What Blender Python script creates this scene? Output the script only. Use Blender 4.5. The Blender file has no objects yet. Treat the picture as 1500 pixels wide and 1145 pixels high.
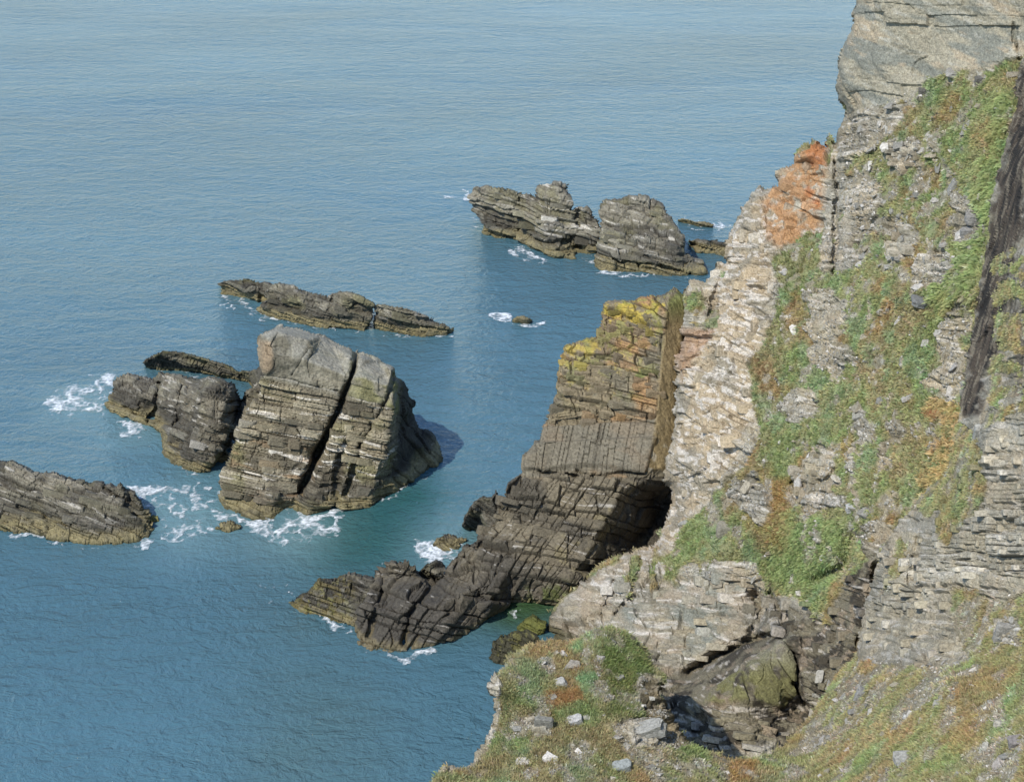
import bpy, math, random
import numpy as np
from mathutils import geometry as mgeo, Vector, Matrix
random.seed(7); np.random.seed(7)
C = bpy.context.scene.collection
scene = bpy.context.scene

# ------------------------------------------------------------------ camera, sky, sun, exposure
CAM_H = 60.0; PITCH = math.radians(22.0); FPX = 2799.0
cd = bpy.data.cameras.new('camera'); cam = bpy.data.objects.new('camera', cd); C.objects.link(cam)
cam.location = (0, 0, CAM_H); cam.rotation_euler = (math.radians(90) - PITCH, 0, 0)
cd.sensor_width = 36; cd.lens = 36 * FPX / 1500; cd.clip_end = 20000; cd.clip_start = 1
scene.camera = cam
SUN_AZ = math.radians(217); SUN_EL = math.radians(47)     # azimuth clockwise from +Y
world = bpy.data.worlds.new('World'); scene.world = world; world.use_nodes = True
wn = world.node_tree.nodes; wl = world.node_tree.links
bg = wn['Background']; sky = wn.new('ShaderNodeTexSky'); sky.sky_type = 'NISHITA'; sky.sun_disc = False
sky.sun_elevation = SUN_EL; sky.sun_rotation = SUN_AZ; sky.air_density = 1.0; sky.dust_density = 0.3; sky.ozone_density = 4.2
bg.inputs[1].default_value = 0.15; wl.new(sky.outputs[0], bg.inputs[0])
ld = bpy.data.lights.new('sun', 'SUN'); ld.energy = 3.6; ld.angle = math.radians(0.55); ld.color = (1, 0.94, 0.83)
sun = bpy.data.objects.new('sun', ld); C.objects.link(sun)
sd = Vector((math.sin(SUN_AZ) * math.cos(SUN_EL), math.cos(SUN_AZ) * math.cos(SUN_EL), math.sin(SUN_EL)))
sun.rotation_euler = sd.to_track_quat('Z', 'Y').to_euler()
scene.view_settings.view_transform = 'Standard'; scene.view_settings.look = 'None'
scene.view_settings.exposure = 0.45; scene.view_settings.gamma = 1.0
scene.view_settings.use_curve_mapping = False

# ------------------------------------------------------------------ picture <-> place
CP, SP = math.cos(PITCH), math.sin(PITCH)
def ray(px, py):
    a = (np.asarray(px, float) - 750) / FPX; b = (572.5 - np.asarray(py, float)) / FPX
    return np.stack([a, CP + b * SP, -SP + b * CP], -1)
def at_y(px, py, Y):
    r = ray(px, py); return np.array([0, 0, CAM_H]) + r * (np.asarray(Y, float) / r[..., 1])[..., None]
def at_z(px, py, z):
    r = ray(px, py); return np.array([0, 0, CAM_H]) + r * ((z - CAM_H) / r[..., 2])[..., None]
def kdepth(p):                        # camera depth of a control point (px, py, v): 'w' waterline, <40 height, else distance
    px, py, v = p
    if v == 'w': v = 0.0
    r = ray(px, py)
    return (v - CAM_H) / r[2] if v < 40 else v / r[1]

# ------------------------------------------------------------------ noise
_T = np.random.RandomState(3).rand(32, 32, 32).astype(np.float32)
def vnoise(x, y, z):
    xi = np.floor(x); yi = np.floor(y); zi = np.floor(z)
    fx = x - xi; fy = y - yi; fz = z - zi
    xi = xi.astype(np.int64) & 31; yi = yi.astype(np.int64) & 31; zi = zi.astype(np.int64) & 31
    fx = fx * fx * (3 - 2 * fx); fy = fy * fy * (3 - 2 * fy); fz = fz * fz * (3 - 2 * fz)
    x1 = (xi + 1) & 31; y1 = (yi + 1) & 31; z1 = (zi + 1) & 31
    F = _T.ravel()
    def L(a, b, c): return F[(a * 32 + b) * 32 + c]
    c00 = L(xi, yi, zi) * (1 - fx) + L(x1, yi, zi) * fx
    c10 = L(xi, y1, zi) * (1 - fx) + L(x1, y1, zi) * fx
    c01 = L(xi, yi, z1) * (1 - fx) + L(x1, yi, z1) * fx
    c11 = L(xi, y1, z1) * (1 - fx) + L(x1, y1, z1) * fx
    return (c00 * (1 - fy) + c10 * fy) * (1 - fz) + (c01 * (1 - fy) + c11 * fy) * fz
def noise(P, s, off=0.0, octv=1, gain=0.5):
    out = 0; a = 1; tot = 0; s3 = s if np.ndim(s) else (s, s, s)
    x = P[..., 0] / s3[0]; y = P[..., 1] / s3[1]; z = P[..., 2] / s3[2]
    for k in range(octv):
        out = out + a * vnoise(x * 2**k * .91 + z * .23 + off + 7.3 * k, y * 2**k + x * .17 + off * 1.7, z * 2**k * .95 - y * .2 + off * .6 + 3.1 * k)
        tot += a; a *= gain
    return out / tot
def hsh(a, b=0, c=0):
    v = np.sin(a * 127.1 + b * 311.7 + c * 74.7) * 43758.5453
    return v - np.floor(v)
def sstep(a, b, x):
    t = np.clip((x - a) / (b - a), 0, 1); return t * t * (3 - 2 * t)
def unit(v): v = np.asarray(v, float); return v / np.linalg.norm(v)

def strata(P, n, s, thick, width, seed=0, warp=.35, groove=.13, bw=4.0):
    """Bedding: layers along n, broken into blocks along s and along the third axis.
    Returns (block offset 0..1, layer offset 0..1, groove 0..1, layer id hash)."""
    n = unit(n); s = np.asarray(s, float); s = unit(s - n * (s @ n)); u = np.cross(n, s)
    w = noise(P, 4.5, seed) - .5; w2 = noise(P, 1.3, seed + 5) - .5
    t = P @ n / thick + w * warp * 2 + w2 * warp * .5
    t = t + .33 * np.sin(t * 1.7 + seed) + .2 * np.sin(t * 3.1 + 2 * seed)
    L = np.floor(t); ft = t - L
    wd = width * (.6 + 1.1 * hsh(L, seed, 3))
    a = P @ s / wd + hsh(L, seed) * 17 + w2 * .5 + w * .4
    A = np.floor(a); fa = a - A
    wb = wd * bw; b = P @ u / wb + hsh(L, seed, 9) * 11 + w * .2
    B = np.floor(b); fb = b - B
    off = hsh(L + .5, A, B + seed); lay = hsh(L, seed + 2.3)
    jt = np.minimum(np.minimum(fa, 1 - fa) * wd, np.minimum(fb, 1 - fb) * wb) / thick
    open_ = hsh(L + .2, A + .3, seed)
    g = 1 - sstep(0, groove, np.minimum(ft, 1 - ft) * (1 + .0 * jt))
    g2 = (1 - sstep(0, groove, jt)) * (.35 + .65 * open_)
    return off, lay, np.maximum(g * (.4 + .6 * lay), g2), L

# ------------------------------------------------------------------ polygons
def inside(px, py, poly):
    c = np.zeros(px.shape, bool); n = len(poly)
    for i in range(n):
        x1, y1 = poly[i][:2]; x2, y2 = poly[(i + 1) % n][:2]
        if y1 == y2: continue
        m = ((y1 > py) != (y2 > py)) & (px < (x2 - x1) * (py - y1) / (y2 - y1) + x1)
        c ^= m
    return c
def segdist(px, py, x1, y1, x2, y2):
    dx, dy = x2 - x1, y2 - y1; L = dx * dx + dy * dy + 1e-9
    t = np.clip(((px - x1) * dx + (py - y1) * dy) / L, 0, 1)
    return np.hypot(px - x1 - t * dx, py - y1 - t * dy)
def polydist(px, py, pts, closed=False):
    d = np.full(px.shape, 1e9); n = len(pts)
    for i in range(n if closed else n - 1):
        a, b = pts[i], pts[(i + 1) % n]
        d = np.minimum(d, segdist(px, py, a[0], a[1], b[0], b[1]))
    return d
def soft(px, py, poly, w):
    """1 inside the polygon, 0 outside, over w pixels"""
    x0 = min(p[0] for p in poly) - w; x1 = max(p[0] for p in poly) + w
    y0 = min(p[1] for p in poly) - w; y1 = max(p[1] for p in poly) + w
    out = np.zeros(px.shape); m = (px > x0) & (px < x1) & (py > y0) & (py < y1)
    if m.any():
        a, b = px[m], py[m]; d = polydist(a, b, poly, True); d = np.where(inside(a, b, poly), d, -d)
        out[m] = sstep(-w, w, d)
    return out

# ------------------------------------------------------------------ meshes
def mesh_from(name, V, Q, cols=None, mat=None, smooth=False):
    me = bpy.data.meshes.new(name); V = np.ascontiguousarray(V, np.float32)
    k = Q.shape[1]; nf = len(Q)
    me.vertices.add(len(V)); me.vertices.foreach_set('co', V.ravel())
    me.loops.add(nf * k); me.loops.foreach_set('vertex_index', np.ascontiguousarray(Q, np.int32).ravel())
    me.polygons.add(nf); me.polygons.foreach_set('loop_start', np.arange(nf, dtype=np.int32) * k)
    me.polygons.foreach_set('loop_total', np.full(nf, k, np.int32))
    if smooth is not None: me.polygons.foreach_set('use_smooth', np.full(nf, bool(smooth)))
    me.update(calc_edges=True)
    if cols is not None:
        at = me.color_attributes.new('albedo', 'FLOAT_COLOR', 'POINT')
        c4 = np.ones((len(V), 4), np.float32); c4[:, :3] = cols; at.data.foreach_set('color', c4.ravel())
    if mat: me.materials.append(mat)
    return me
def link(name, me, parent=None, label=None, category=None, group=None, kind=None):
    o = bpy.data.objects.new(name, me); C.objects.link(o)
    if parent: o.parent = parent
    if label: o['label'] = label
    if category: o['category'] = category
    if group: o['group'] = group
    if kind: o['kind'] = kind
    return o

# ------------------------------------------------------------------ materials
def nodes(m):
    m.use_nodes = True; nt = m.node_tree; b = nt.nodes['Principled BSDF']; return nt, nt.nodes, nt.links, b
def rock_material(name, source, rough=.86, bump=.5, scale=1.0, grain=.5):
    m = bpy.data.materials.new(name); nt, N, L, b = nodes(m)
    geo = N.new('ShaderNodeNewGeometry')
    if source == 'attr':
        src = N.new('ShaderNodeAttribute'); src.attribute_name = 'albedo'; col = src.outputs['Color']
    else:
        src = N.new('ShaderNodeObjectInfo'); col = src.outputs['Color']
    n1 = N.new('ShaderNodeTexNoise'); n1.inputs['Scale'].default_value = 5.5 * scale; n1.inputs['Detail'].default_value = 6; n1.inputs['Roughness'].default_value = .72
    n2 = N.new('ShaderNodeTexVoronoi'); n2.inputs['Scale'].default_value = 3.2 * scale; n2.feature = 'DISTANCE_TO_EDGE'
    mp = N.new('ShaderNodeMapping'); mp.inputs['Scale'].default_value = (.8, .8, 2.6); mp.inputs['Rotation'].default_value = (.1, .16, 0)
    L.new(geo.outputs['Position'], n1.inputs['Vector']); L.new(geo.outputs['Position'], mp.inputs['Vector']); L.new(mp.outputs[0], n2.inputs['Vector'])
    r1 = N.new('ShaderNodeMapRange'); r1.inputs['From Min'].default_value = .3; r1.inputs['From Max'].default_value = .7
    r1.inputs['To Min'].default_value = 1 - grain; r1.inputs['To Max'].default_value = 1 + grain; r1.clamp = False
    L.new(n1.outputs['Fac'], r1.inputs['Value'])
    mx = N.new('ShaderNodeVectorMath'); mx.operation = 'SCALE'; L.new(col, mx.inputs[0]); L.new(r1.outputs[0], mx.inputs['Scale'])
    L.new(mx.outputs[0], b.inputs['Base Color'])
    b.inputs['Roughness'].default_value = rough; b.inputs['Specular IOR Level'].default_value = .25
    r2 = N.new('ShaderNodeMapRange'); r2.inputs['From Max'].default_value = .12; L.new(n2.outputs['Distance'], r2.inputs['Value'])
    ad = N.new('ShaderNodeMath'); ad.operation = 'MULTIPLY_ADD'; L.new(r2.outputs[0], ad.inputs[0]); ad.inputs[1].default_value = .35; L.new(n1.outputs['Fac'], ad.inputs[2])
    bp = N.new('ShaderNodeBump'); bp.inputs['Strength'].default_value = bump; bp.inputs['Distance'].default_value = .12
    L.new(ad.outputs[0], bp.inputs['Height']); L.new(bp.outputs[0], b.inputs['Normal'])
    return m
M_ROCK = rock_material('weathered_rock', 'attr')
M_BLOCK = rock_material('weathered_block', 'object', scale=1.3)
M_GROUND = rock_material('turf_and_soil', 'attr', rough=.95, bump=.7, scale=1.6, grain=.5)
def leaf_material(name):
    m = bpy.data.materials.new(name); nt, N, L, b = nodes(m)
    src = N.new('ShaderNodeAttribute'); src.attribute_name = 'albedo'; L.new(src.outputs['Color'], b.inputs['Base Color'])
    b.inputs['Roughness'].default_value = .7; b.inputs['Specular IOR Level'].default_value = .2
    tr = N.new('ShaderNodeBsdfTranslucent'); L.new(src.outputs['Color'], tr.inputs['Color'])
    ms = N.new('ShaderNodeMixShader'); ms.inputs[0].default_value = .3
    L.new(b.outputs[0], ms.inputs[1]); L.new(tr.outputs[0], ms.inputs[2]); L.new(ms.outputs[0], N['Material Output'].inputs[0])
    return m
M_LEAF = leaf_material('grass_blades')

def water_material():
    m = bpy.data.materials.new('sea_water'); nt, N, L, b = nodes(m)
    geo = N.new('ShaderNodeNewGeometry')
    def mapped(sc, rot=0.0):
        mp = N.new('ShaderNodeMapping'); mp.inputs['Scale'].default_value = sc; mp.inputs['Rotation'].default_value = (0, 0, rot)
        L.new(geo.outputs['Position'], mp.inputs['Vector']); return mp.outputs[0]
    def nz(vec, scale, det, rgh=.55, dist=0):
        n = N.new('ShaderNodeTexNoise'); n.inputs['Scale'].default_value = scale; n.inputs['Detail'].default_value = det
        n.inputs['Roughness'].default_value = rgh; n.inputs['Distortion'].default_value = dist; L.new(vec, n.inputs['Vector']); return n.outputs['Fac']
    a = nz(mapped((.62, 1.0, 1), .12), .6, 5, .62, .9)
    c = nz(mapped((1.0, .9, 1), -.35), 1.9, 4, .6, .6)
    s = nz(mapped((.35, 1.0, 1), .05), .09, 3)
    m1 = N.new('ShaderNodeMath'); m1.operation = 'MULTIPLY_ADD'; L.new(c, m1.inputs[0]); m1.inputs[1].default_value = .5; L.new(a, m1.inputs[2])
    gust = nz(mapped((.45, 1.0, 1), .2), .035, 4, .6, .5)
    gr = N.new('ShaderNodeMapRange'); gr.inputs['From Min'].default_value = .35; gr.inputs['From Max'].default_value = .65; gr.inputs['To Min'].default_value = .65; gr.inputs['To Max'].default_value = 1.35; L.new(gust, gr.inputs['Value'])
    mg = N.new('ShaderNodeMath'); mg.operation = 'MULTIPLY'; L.new(m1.outputs[0], mg.inputs[0]); L.new(gr.outputs[0], mg.inputs[1])
    m2 = N.new('ShaderNodeMath'); m2.operation = 'MULTIPLY_ADD'; L.new(s, m2.inputs[0]); m2.inputs[1].default_value = 1.2; L.new(mg.outputs[0], m2.inputs[2])
    bp = N.new('ShaderNodeBump'); bp.inputs['Strength'].default_value = 1.0; bp.inputs['Distance'].default_value = .31
    L.new(m2.outputs[0], bp.inputs['Height']); L.new(bp.outputs[0], b.inputs['Normal'])
    at = N.new('ShaderNodeAttribute'); at.attribute_name = 'albedo'
    big = nz(mapped((.5, 1, 1), .1), .03, 3)
    mr = N.new('ShaderNodeMapRange'); mr.inputs['From Min'].default_value = .3; mr.inputs['From Max'].default_value = .7; mr.inputs['To Min'].default_value = .85; mr.inputs['To Max'].default_value = 1.15
    L.new(big, mr.inputs['Value'])
    mx = N.new('ShaderNodeVectorMath'); mx.operation = 'SCALE'; L.new(at.outputs['Color'], mx.inputs[0]); L.new(mr.outputs[0], mx.inputs['Scale'])
    L.new(mx.outputs[0], b.inputs['Base Color'])
    b.inputs['Roughness'].default_value = .12; b.inputs['IOR'].default_value = 1.36; b.inputs['Specular IOR Level'].default_value = .6
    return m
M_WATER = water_material()
def foam_material():
    m = bpy.data.materials.new('sea_foam'); nt, N, L, b = nodes(m)
    geo = N.new('ShaderNodeNewGeometry')
    n = N.new('ShaderNodeTexNoise'); n.inputs['Scale'].default_value = 4; n.inputs['Detail'].default_value = 5; L.new(geo.outputs['Position'], n.inputs['Vector'])
    r = N.new('ShaderNodeMapRange'); r.inputs['From Min'].default_value = .3; r.inputs['From Max'].default_value = .55; L.new(n.outputs['Fac'], r.inputs['Value'])
    at = N.new('ShaderNodeAttribute'); at.attribute_name = 'albedo'
    mu = N.new('ShaderNodeMath'); mu.operation = 'MULTIPLY'; L.new(at.outputs['Color'], mu.inputs[0]); 
    r.inputs['To Min'].default_value = .3; L.new(r.outputs[0], mu.inputs[1])
    L.new(mu.outputs[0], b.inputs['Alpha']); b.inputs['Base Color'].default_value = (.70, .74, .76, 1); b.inputs['Roughness'].default_value = .6
    return m
M_FOAM = foam_material()

# ------------------------------------------------------------------ sea
def build_sea():
    xs = np.concatenate([[-1500, -900, -300], np.arange(-110, 111, 1.0), [300, 900, 1500]])
    ys = np.concatenate([[-300, -100, 30], np.arange(70, 260, 1.0), [300, 500, 1200, 2500]])
    X, Y = np.meshgrid(xs, ys); P = np.stack([X, Y, 0 * X], -1)
    nx, ny = len(xs), len(ys)
    col = np.empty(P.shape); col[:] = (.062, .138, .176)
    def spot(px, py, r, c, k):
        q = at_z(px, py, 0.); d = np.hypot((X - q[0]), (Y - q[1]) * .6); f = (k * np.exp(-(d / r) ** 2) * (.6 + .8 * noise(P, 3.0, 4)))[..., None]
        col[:] = col * (1 - np.clip(f, 0, 1)) + np.array(c) * np.clip(f, 0, 1)
    for px, py in ((560, 770), (610, 735), (500, 785), (560, 800)): spot(px, py, 3.5, (.012, .07, .065), .6)  # reflection and shadow of the tall stack, painted into the water colour
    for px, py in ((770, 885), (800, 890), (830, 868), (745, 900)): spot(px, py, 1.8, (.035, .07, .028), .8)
    for px, py in ((480, 1080), (400, 1100), (500, 1120), (440, 930)): spot(px, py, 4.0, (.07, .12, .11), .22)
    for px, py in ((250, 745), (300, 770), (430, 780), (120, 590), (200, 630), (655, 800)): spot(px, py, 3.2, (.16, .27, .28), .5)
    I = np.arange(nx * ny).reshape(ny, nx)
    Q = np.stack([I[:-1, :-1], I[:-1, 1:], I[1:, 1:], I[1:, :-1]], -1).reshape(-1, 4)
    link('sea', mesh_from('sea', P.reshape(-1, 3), Q, col.reshape(-1, 3), M_WATER, True), kind='structure', label='calm blue sea with small ripples', category='sea')
build_sea()
def build_haze():
    x, y0, y1, z0, z1 = 1550, -350, 2550, -6, 78
    V = [(-x, y0, z0), (x, y0, z0), (x, y1, z0), (-x, y1, z0), (-x, y0, z1), (x, y0, z1), (x, y1, z1), (-x, y1, z1)]
    F = [(0, 3, 2, 1), (4, 5, 6, 7), (0, 1, 5, 4), (1, 2, 6, 5), (2, 3, 7, 6), (3, 0, 4, 7)]
    m = bpy.data.materials.new('sea_air'); m.use_nodes = True; nt = m.node_tree; nt.nodes.remove(nt.nodes['Principled BSDF'])
    v = nt.nodes.new('ShaderNodeVolumePrincipled'); v.inputs['Color'].default_value = (.72, .86, 1, 1); v.inputs['Density'].default_value = .0002; v.inputs['Anisotropy'].default_value = 0
    nt.links.new(v.outputs[0], nt.nodes['Material Output'].inputs['Volume'])
    link('haze', mesh_from('haze', np.array(V, float), np.array(F), None, m), kind='stuff')

# ------------------------------------------------------------------ rock patches
def interp_rbf(ctrl, X, Y, kern='r'):
    p = np.array([c[:2] for c in ctrl], float); v = np.array([1 / kdepth(c) for c in ctrl]) * 100
    sc = 100.; p = p / sc; n = len(p)
    r = np.hypot(p[:, None, 0] - p[None, :, 0], p[:, None, 1] - p[None, :, 1])
    A = np.zeros((n + 3, n + 3)); A[:n, :n] = r; A[:n, n] = A[n, :n] = 1
    A[:n, n + 1] = A[n + 1, :n] = p[:, 0]; A[:n, n + 2] = A[n + 2, :n] = p[:, 1]
    A[np.arange(n), np.arange(n)] -= 1e-4
    w = np.linalg.solve(A, np.append(v, [0, 0, 0]))
    x = (X / sc).astype(np.float32); y = (Y / sc).astype(np.float32); out = w[n] + w[n + 1] * x + w[n + 2] * y
    for i in range(n): out = out + np.float32(w[i]) * np.sqrt((x - p[i, 0]) ** 2 + (y - p[i, 1]) ** 2)
    return 100 / out
def interp_tri(ctrl, X, Y):
    out = 1 / interp_rbf(ctrl, X, Y)
    vs = [Vector((float(c[0]), float(c[1]))) for c in ctrl]; val = {(round(c[0], 2), round(c[1], 2)): 1 / kdepth(c) for c in ctrl}
    r = mgeo.delaunay_2d_cdt(vs, [], [], 0, 1e-4)
    V, F = r[0], r[2]
    vv = [val.get((round(v.x, 2), round(v.y, 2))) for v in V]
    for f in F:
        if len(f) != 3 or any(vv[i] is None for i in f): continue
        (x1, y1), (x2, y2), (x3, y3) = [(V[i].x, V[i].y) for i in f]
        j0 = np.searchsorted(X[0], min(x1, x2, x3)); j1 = np.searchsorted(X[0], max(x1, x2, x3)) + 1
        i0 = np.searchsorted(Y[:, 0], min(y1, y2, y3)); i1 = np.searchsorted(Y[:, 0], max(y1, y2, y3)) + 1
        sx = X[i0:i1, j0:j1]; sy = Y[i0:i1, j0:j1]
        if sx.size == 0: continue
        D = (y2 - y3) * (x1 - x3) + (x3 - x2) * (y1 - y3)
        if abs(D) < 1e-6: continue
        a = ((y2 - y3) * (sx - x3) + (x3 - x2) * (sy - y3)) / D; b = ((y3 - y1) * (sx - x3) + (x1 - x3) * (sy - y3)) / D; c = 1 - a - b
        m = (a >= -1e-6) & (b >= -1e-6) & (c >= -1e-6)
        out[i0:i1, j0:j1][m] = (a * vv[f[0]] + b * vv[f[1]] + c * vv[f[2]])[m]
    return 1 / out
def blur(A, k):
    for _ in range(k):
        B = A.copy(); B[1:-1] = (A[:-2] + 2 * A[1:-1] + A[2:]) / 4; A = B.copy(); A[:, 1:-1] = (B[:, :-2] + 2 * B[:, 1:-1] + B[:, 2:]) / 4
    return A
def axis(lo, hi, g, flo=None, fhi=None):
    """even spacing g from flo to fhi, coarser outside (what lies beyond the picture's edge)"""
    flo = lo if flo is None else max(lo, flo); fhi = hi if fhi is None else min(hi, fhi)
    a = list(np.arange(flo, fhi + g, g)); s = g; x = flo
    while x > lo: s = min(s * 1.15, 14); x -= s; a.insert(0, x)
    s = g; x = a[-1]
    while x < hi: s = min(s * 1.15, 14); x += s; a.append(x)
    return np.array(a)

class Patch: pass
PATCH = {}
def patch(name, outline, ctrl, relief, colour, g=1.3, mode='tri', soften=2, curl=(14, 1.2), thick=5.0, cracks=(), back=True,
          rough=1.6, mat=None, parent=None, parts=(), **props):
    S = Patch(); S.name = name; pkey = props.pop('key', name)
    cc = []
    for p in outline:
        if len(p) > 2 and p[2] is not None:
            cc.append(tuple(p[:3]))
            if p[2] == 'w': cc.append((p[0], p[1] + 13, -1.3))
    cc += list(ctrl)
    seen = set(); cc2 = []
    for c in cc:
        k = (round(c[0]), round(c[1]))
        if k not in seen: seen.add(k); cc2.append(c)
    cc = cc2
    out = [(p[0], p[1] + (9 if (len(p) > 2 and p[2] == 'w') else 0)) for p in outline]
    ax = [p[0] for p in out]; ay = [p[1] for p in out]
    xs = axis(min(ax) - 4, max(ax) + 4, g, -25, 1525); ys = axis(min(ay) - 4, max(ay) + 4, g, -25, 1170)
    X, Y = np.meshgrid(xs, ys)
    Dp = (interp_tri if mode == 'tri' else interp_rbf)(cc, X, Y)
    Dp = blur(Dp, soften)
    # push the rim back (real rounding of the edge), except along the waterline
    free = []
    for i in range(len(outline)):
        a, b = outline[i], outline[(i + 1) % len(outline)]
        if (len(a) > 2 and a[2] == 'w') and (len(b) > 2 and b[2] == 'w'): continue
        if len(a) > 3 and a[3] == 'm': continue       # meets another patch
        free.append((out[i], out[(i + 1) % len(out)]))
    R3 = ray(X, Y)
    PX = np.stack([X * .045, Y * .045, 0 * X], -1)
    wx = (noise(PX, .9, 3.3, 2) - .5) * 2 * rough * 1.6 + (noise(PX, .25, 8.3) - .5) * rough
    wy = (noise(PX, .9, 13.3, 2) - .5) * 2 * rough * 1.6 + (noise(PX, .25, 18.3) - .5) * rough
    dist = np.full(X.shape, 1e9); w, R = curl; w = max(w, 1e-3)
    for a, b in free:
        x0, x1 = sorted((a[0], b[0])); y0, y1 = sorted((a[1], b[1])); W = w * 2.2
        j0, j1 = np.searchsorted(xs, [x0 - W, x1 + W]); i0, i1 = np.searchsorted(ys, [y0 - W, y1 + W])
        if j1 <= j0 or i1 <= i0: continue
        sub = dist[i0:i1, j0:j1]
        np.minimum(sub, segdist(X[i0:i1, j0:j1] + wx[i0:i1, j0:j1], Y[i0:i1, j0:j1] + wy[i0:i1, j0:j1], a[0], a[1], b[0], b[1]), out=sub)
    q = np.clip(1 - dist / w, 0, 1); Dp = Dp + R * (1 - np.sqrt(np.maximum(1 - q * q * .98, 0)))
    for pts, cw, cdp in cracks:
        d = polydist(X + wx * .8, Y + wy * .8, pts); Dp = Dp + cdp * np.exp(-(d / cw) ** 2 * .8) * (1 if cdp > 0 else 1)
    P0 = np.array([0, 0, CAM_H]) + R3 * Dp[..., None]
    # bumpier base: blend normals from a softened surface
    Pb = P0
    gy = np.gradient(Pb, axis=0); gx = np.gradient(Pb, axis=1)
    Nn = np.cross(gx, gy); Nn /= np.linalg.norm(Nn, axis=-1, keepdims=True) + 1e-12
    Nn *= -np.sign((Nn * R3).sum(-1, keepdims=True)); 
    for k in range(3): Nn[..., k] = blur(Nn[..., k], 3)
    Nn /= np.linalg.norm(Nn, axis=-1, keepdims=True) + 1e-12
    D, info = relief(P0, X, Y, Nn)
    face = np.abs((Nn * R3).sum(-1)) / np.linalg.norm(R3, axis=-1); D = D * np.clip(face / .55, .22, 1)
    keep = inside(X + wx, Y + wy, out)
    P1 = P0 + Nn * D[..., None]
    col = colour(P1, X, Y, Nn, D, info)
    f = keep[:-1, :-1] & keep[:-1, 1:] & keep[1:, 1:] & keep[1:, :-1]
    I = np.arange(X.size).reshape(X.shape)
    Q = np.stack([I[:-1, :-1], I[1:, :-1], I[1:, 1:], I[:-1, 1:]], -1)[f]
    used = np.zeros(X.size, bool); used[Q.ravel()] = True
    idx = np.cumsum(used) - 1; Vf = P1.reshape(-1, 3)[used]; Cf = col.reshape(-1, 3)[used]; Qf = idx[Q]
    # rim edges
    e = np.concatenate([Qf[:, [0, 1]], Qf[:, [1, 2]], Qf[:, [2, 3]], Qf[:, [3, 0]]]); n = len(Vf)
    key = e[:, 0].astype(np.int64) * n + e[:, 1]; rkey = e[:, 1].astype(np.int64) * n + e[:, 0]
    rim = e[~np.isin(key, rkey)]
    if back:
        rv = np.zeros(n, bool); rv[rim.ravel()] = True
        # distance of every vertex to the rim, by sweeps over the grid
        K = used.reshape(X.shape); dd = np.where(K, 1e6, 0.)
        for _ in range(60):
            m2 = dd.copy()
            m2[1:] = np.minimum(m2[1:], dd[:-1] + g); m2[:-1] = np.minimum(m2[:-1], dd[1:] + g)
            m2[:, 1:] = np.minimum(m2[:, 1:], dd[:, :-1] + g); m2[:, :-1] = np.minimum(m2[:, :-1], dd[:, 1:] + g)
            dd = m2
        dd = np.minimum(dd, 60 * g).reshape(-1)[used]; dmax = max(dd.max(), 1)
        t = thick * np.sqrt(np.maximum(1 - (1 - np.clip(dd / min(dmax, 45), 0, 1)) ** 2, 0))
        Bv = Vf + R3.reshape(-1, 3)[used] * t[:, None] + np.array([0, .4, 0]) * (t[:, None] > .3)
        # the back is built on every second vertex of the grid where possible: here simply on all, sharing the rim
        mapb = np.arange(n) + n; mapb[rv] = np.where(rv)[0]
        Qb = mapb[Qf][:, ::-1]; V = np.concatenate([Vf, Bv]); Q2 = np.concatenate([Qf, Qb]); Cc = np.concatenate([Cf, Cf])
        used2 = np.zeros(len(V), bool); used2[Q2.ravel()] = True; id2 = np.cumsum(used2) - 1
        V, Cc, Q2 = V[used2], Cc[used2], id2[Q2]
    else:
        # skirt that turns away behind the rim
        V = [Vf]; Cc = [Cf]; Q2 = [Qf]; rv = np.unique(rim); pos = np.full(n, -1); pos[rv] = np.arange(len(rv)); prev = rv; base = n
        for k, (dx, dy, dz) in enumerate(((.3, 1.2, -.3), (1.2, 3.5, -1.6), (3.5, 7, -5))):
            away = Vf[rv] - np.array([0, 0, CAM_H]); away /= np.linalg.norm(away, axis=1, keepdims=True)
            nv = Vf[rv] + away * dy + np.array([0, 0, -.02]) * dy
            V.append(nv); Cc.append(Cf[rv]); cur = np.arange(len(rv)) + base
            Q2.append(np.stack([prev[pos[rim[:, 1]]], prev[pos[rim[:, 0]]], cur[pos[rim[:, 0]]], cur[pos[rim[:, 1]]]], -1)); prev = cur; base += len(rv)
        V = np.concatenate(V); Cc = np.concatenate(Cc); Q2 = np.concatenate(Q2)
    # parts of the rock with a look of their own become meshes of their own
    pid = np.zeros(len(Q2), int); fx = (X + wx)[:-1, :-1][f]; fy = (Y + wy)[:-1, :-1][f]
    for k, (pn, poly) in enumerate(parts):
        pid[:len(Qf)][inside(fx, fy, poly) & (pid[:len(Qf)] == 0)] = k + 1
    def piece(nm, sel, par, **pr):
        q = Q2[sel]; us = np.zeros(len(V), bool); us[q.ravel()] = True; ii = np.cumsum(us) - 1
        return link(nm, mesh_from(nm, V[us], ii[q], Cc[us], mat or M_ROCK, False), par, **pr)
    S.obj = piece(name, pid == 0, parent, **props)
    for k, (pn, poly) in enumerate(parts):
        if (pid == k + 1).any(): piece(pn, pid == k + 1, S.obj)
    S.xs, S.ys, S.P, S.N, S.col, S.keep = xs, ys, P1, Nn, col, keep
    PATCH[pkey] = S
    return S
def sample(S, px, py):
    j = np.clip(np.searchsorted(S.xs, px), 1, len(S.xs) - 2); i = np.clip(np.searchsorted(S.ys, py), 1, len(S.ys) - 2)
    return S.P[i, j], S.N[i, j], S.col[i, j], S.keep[i, j]

def mixc(c, d, f): return c * (1 - f[..., None]) + np.asarray(d) * f[..., None]
def shade(c, f): return c * f[..., None]

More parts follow.
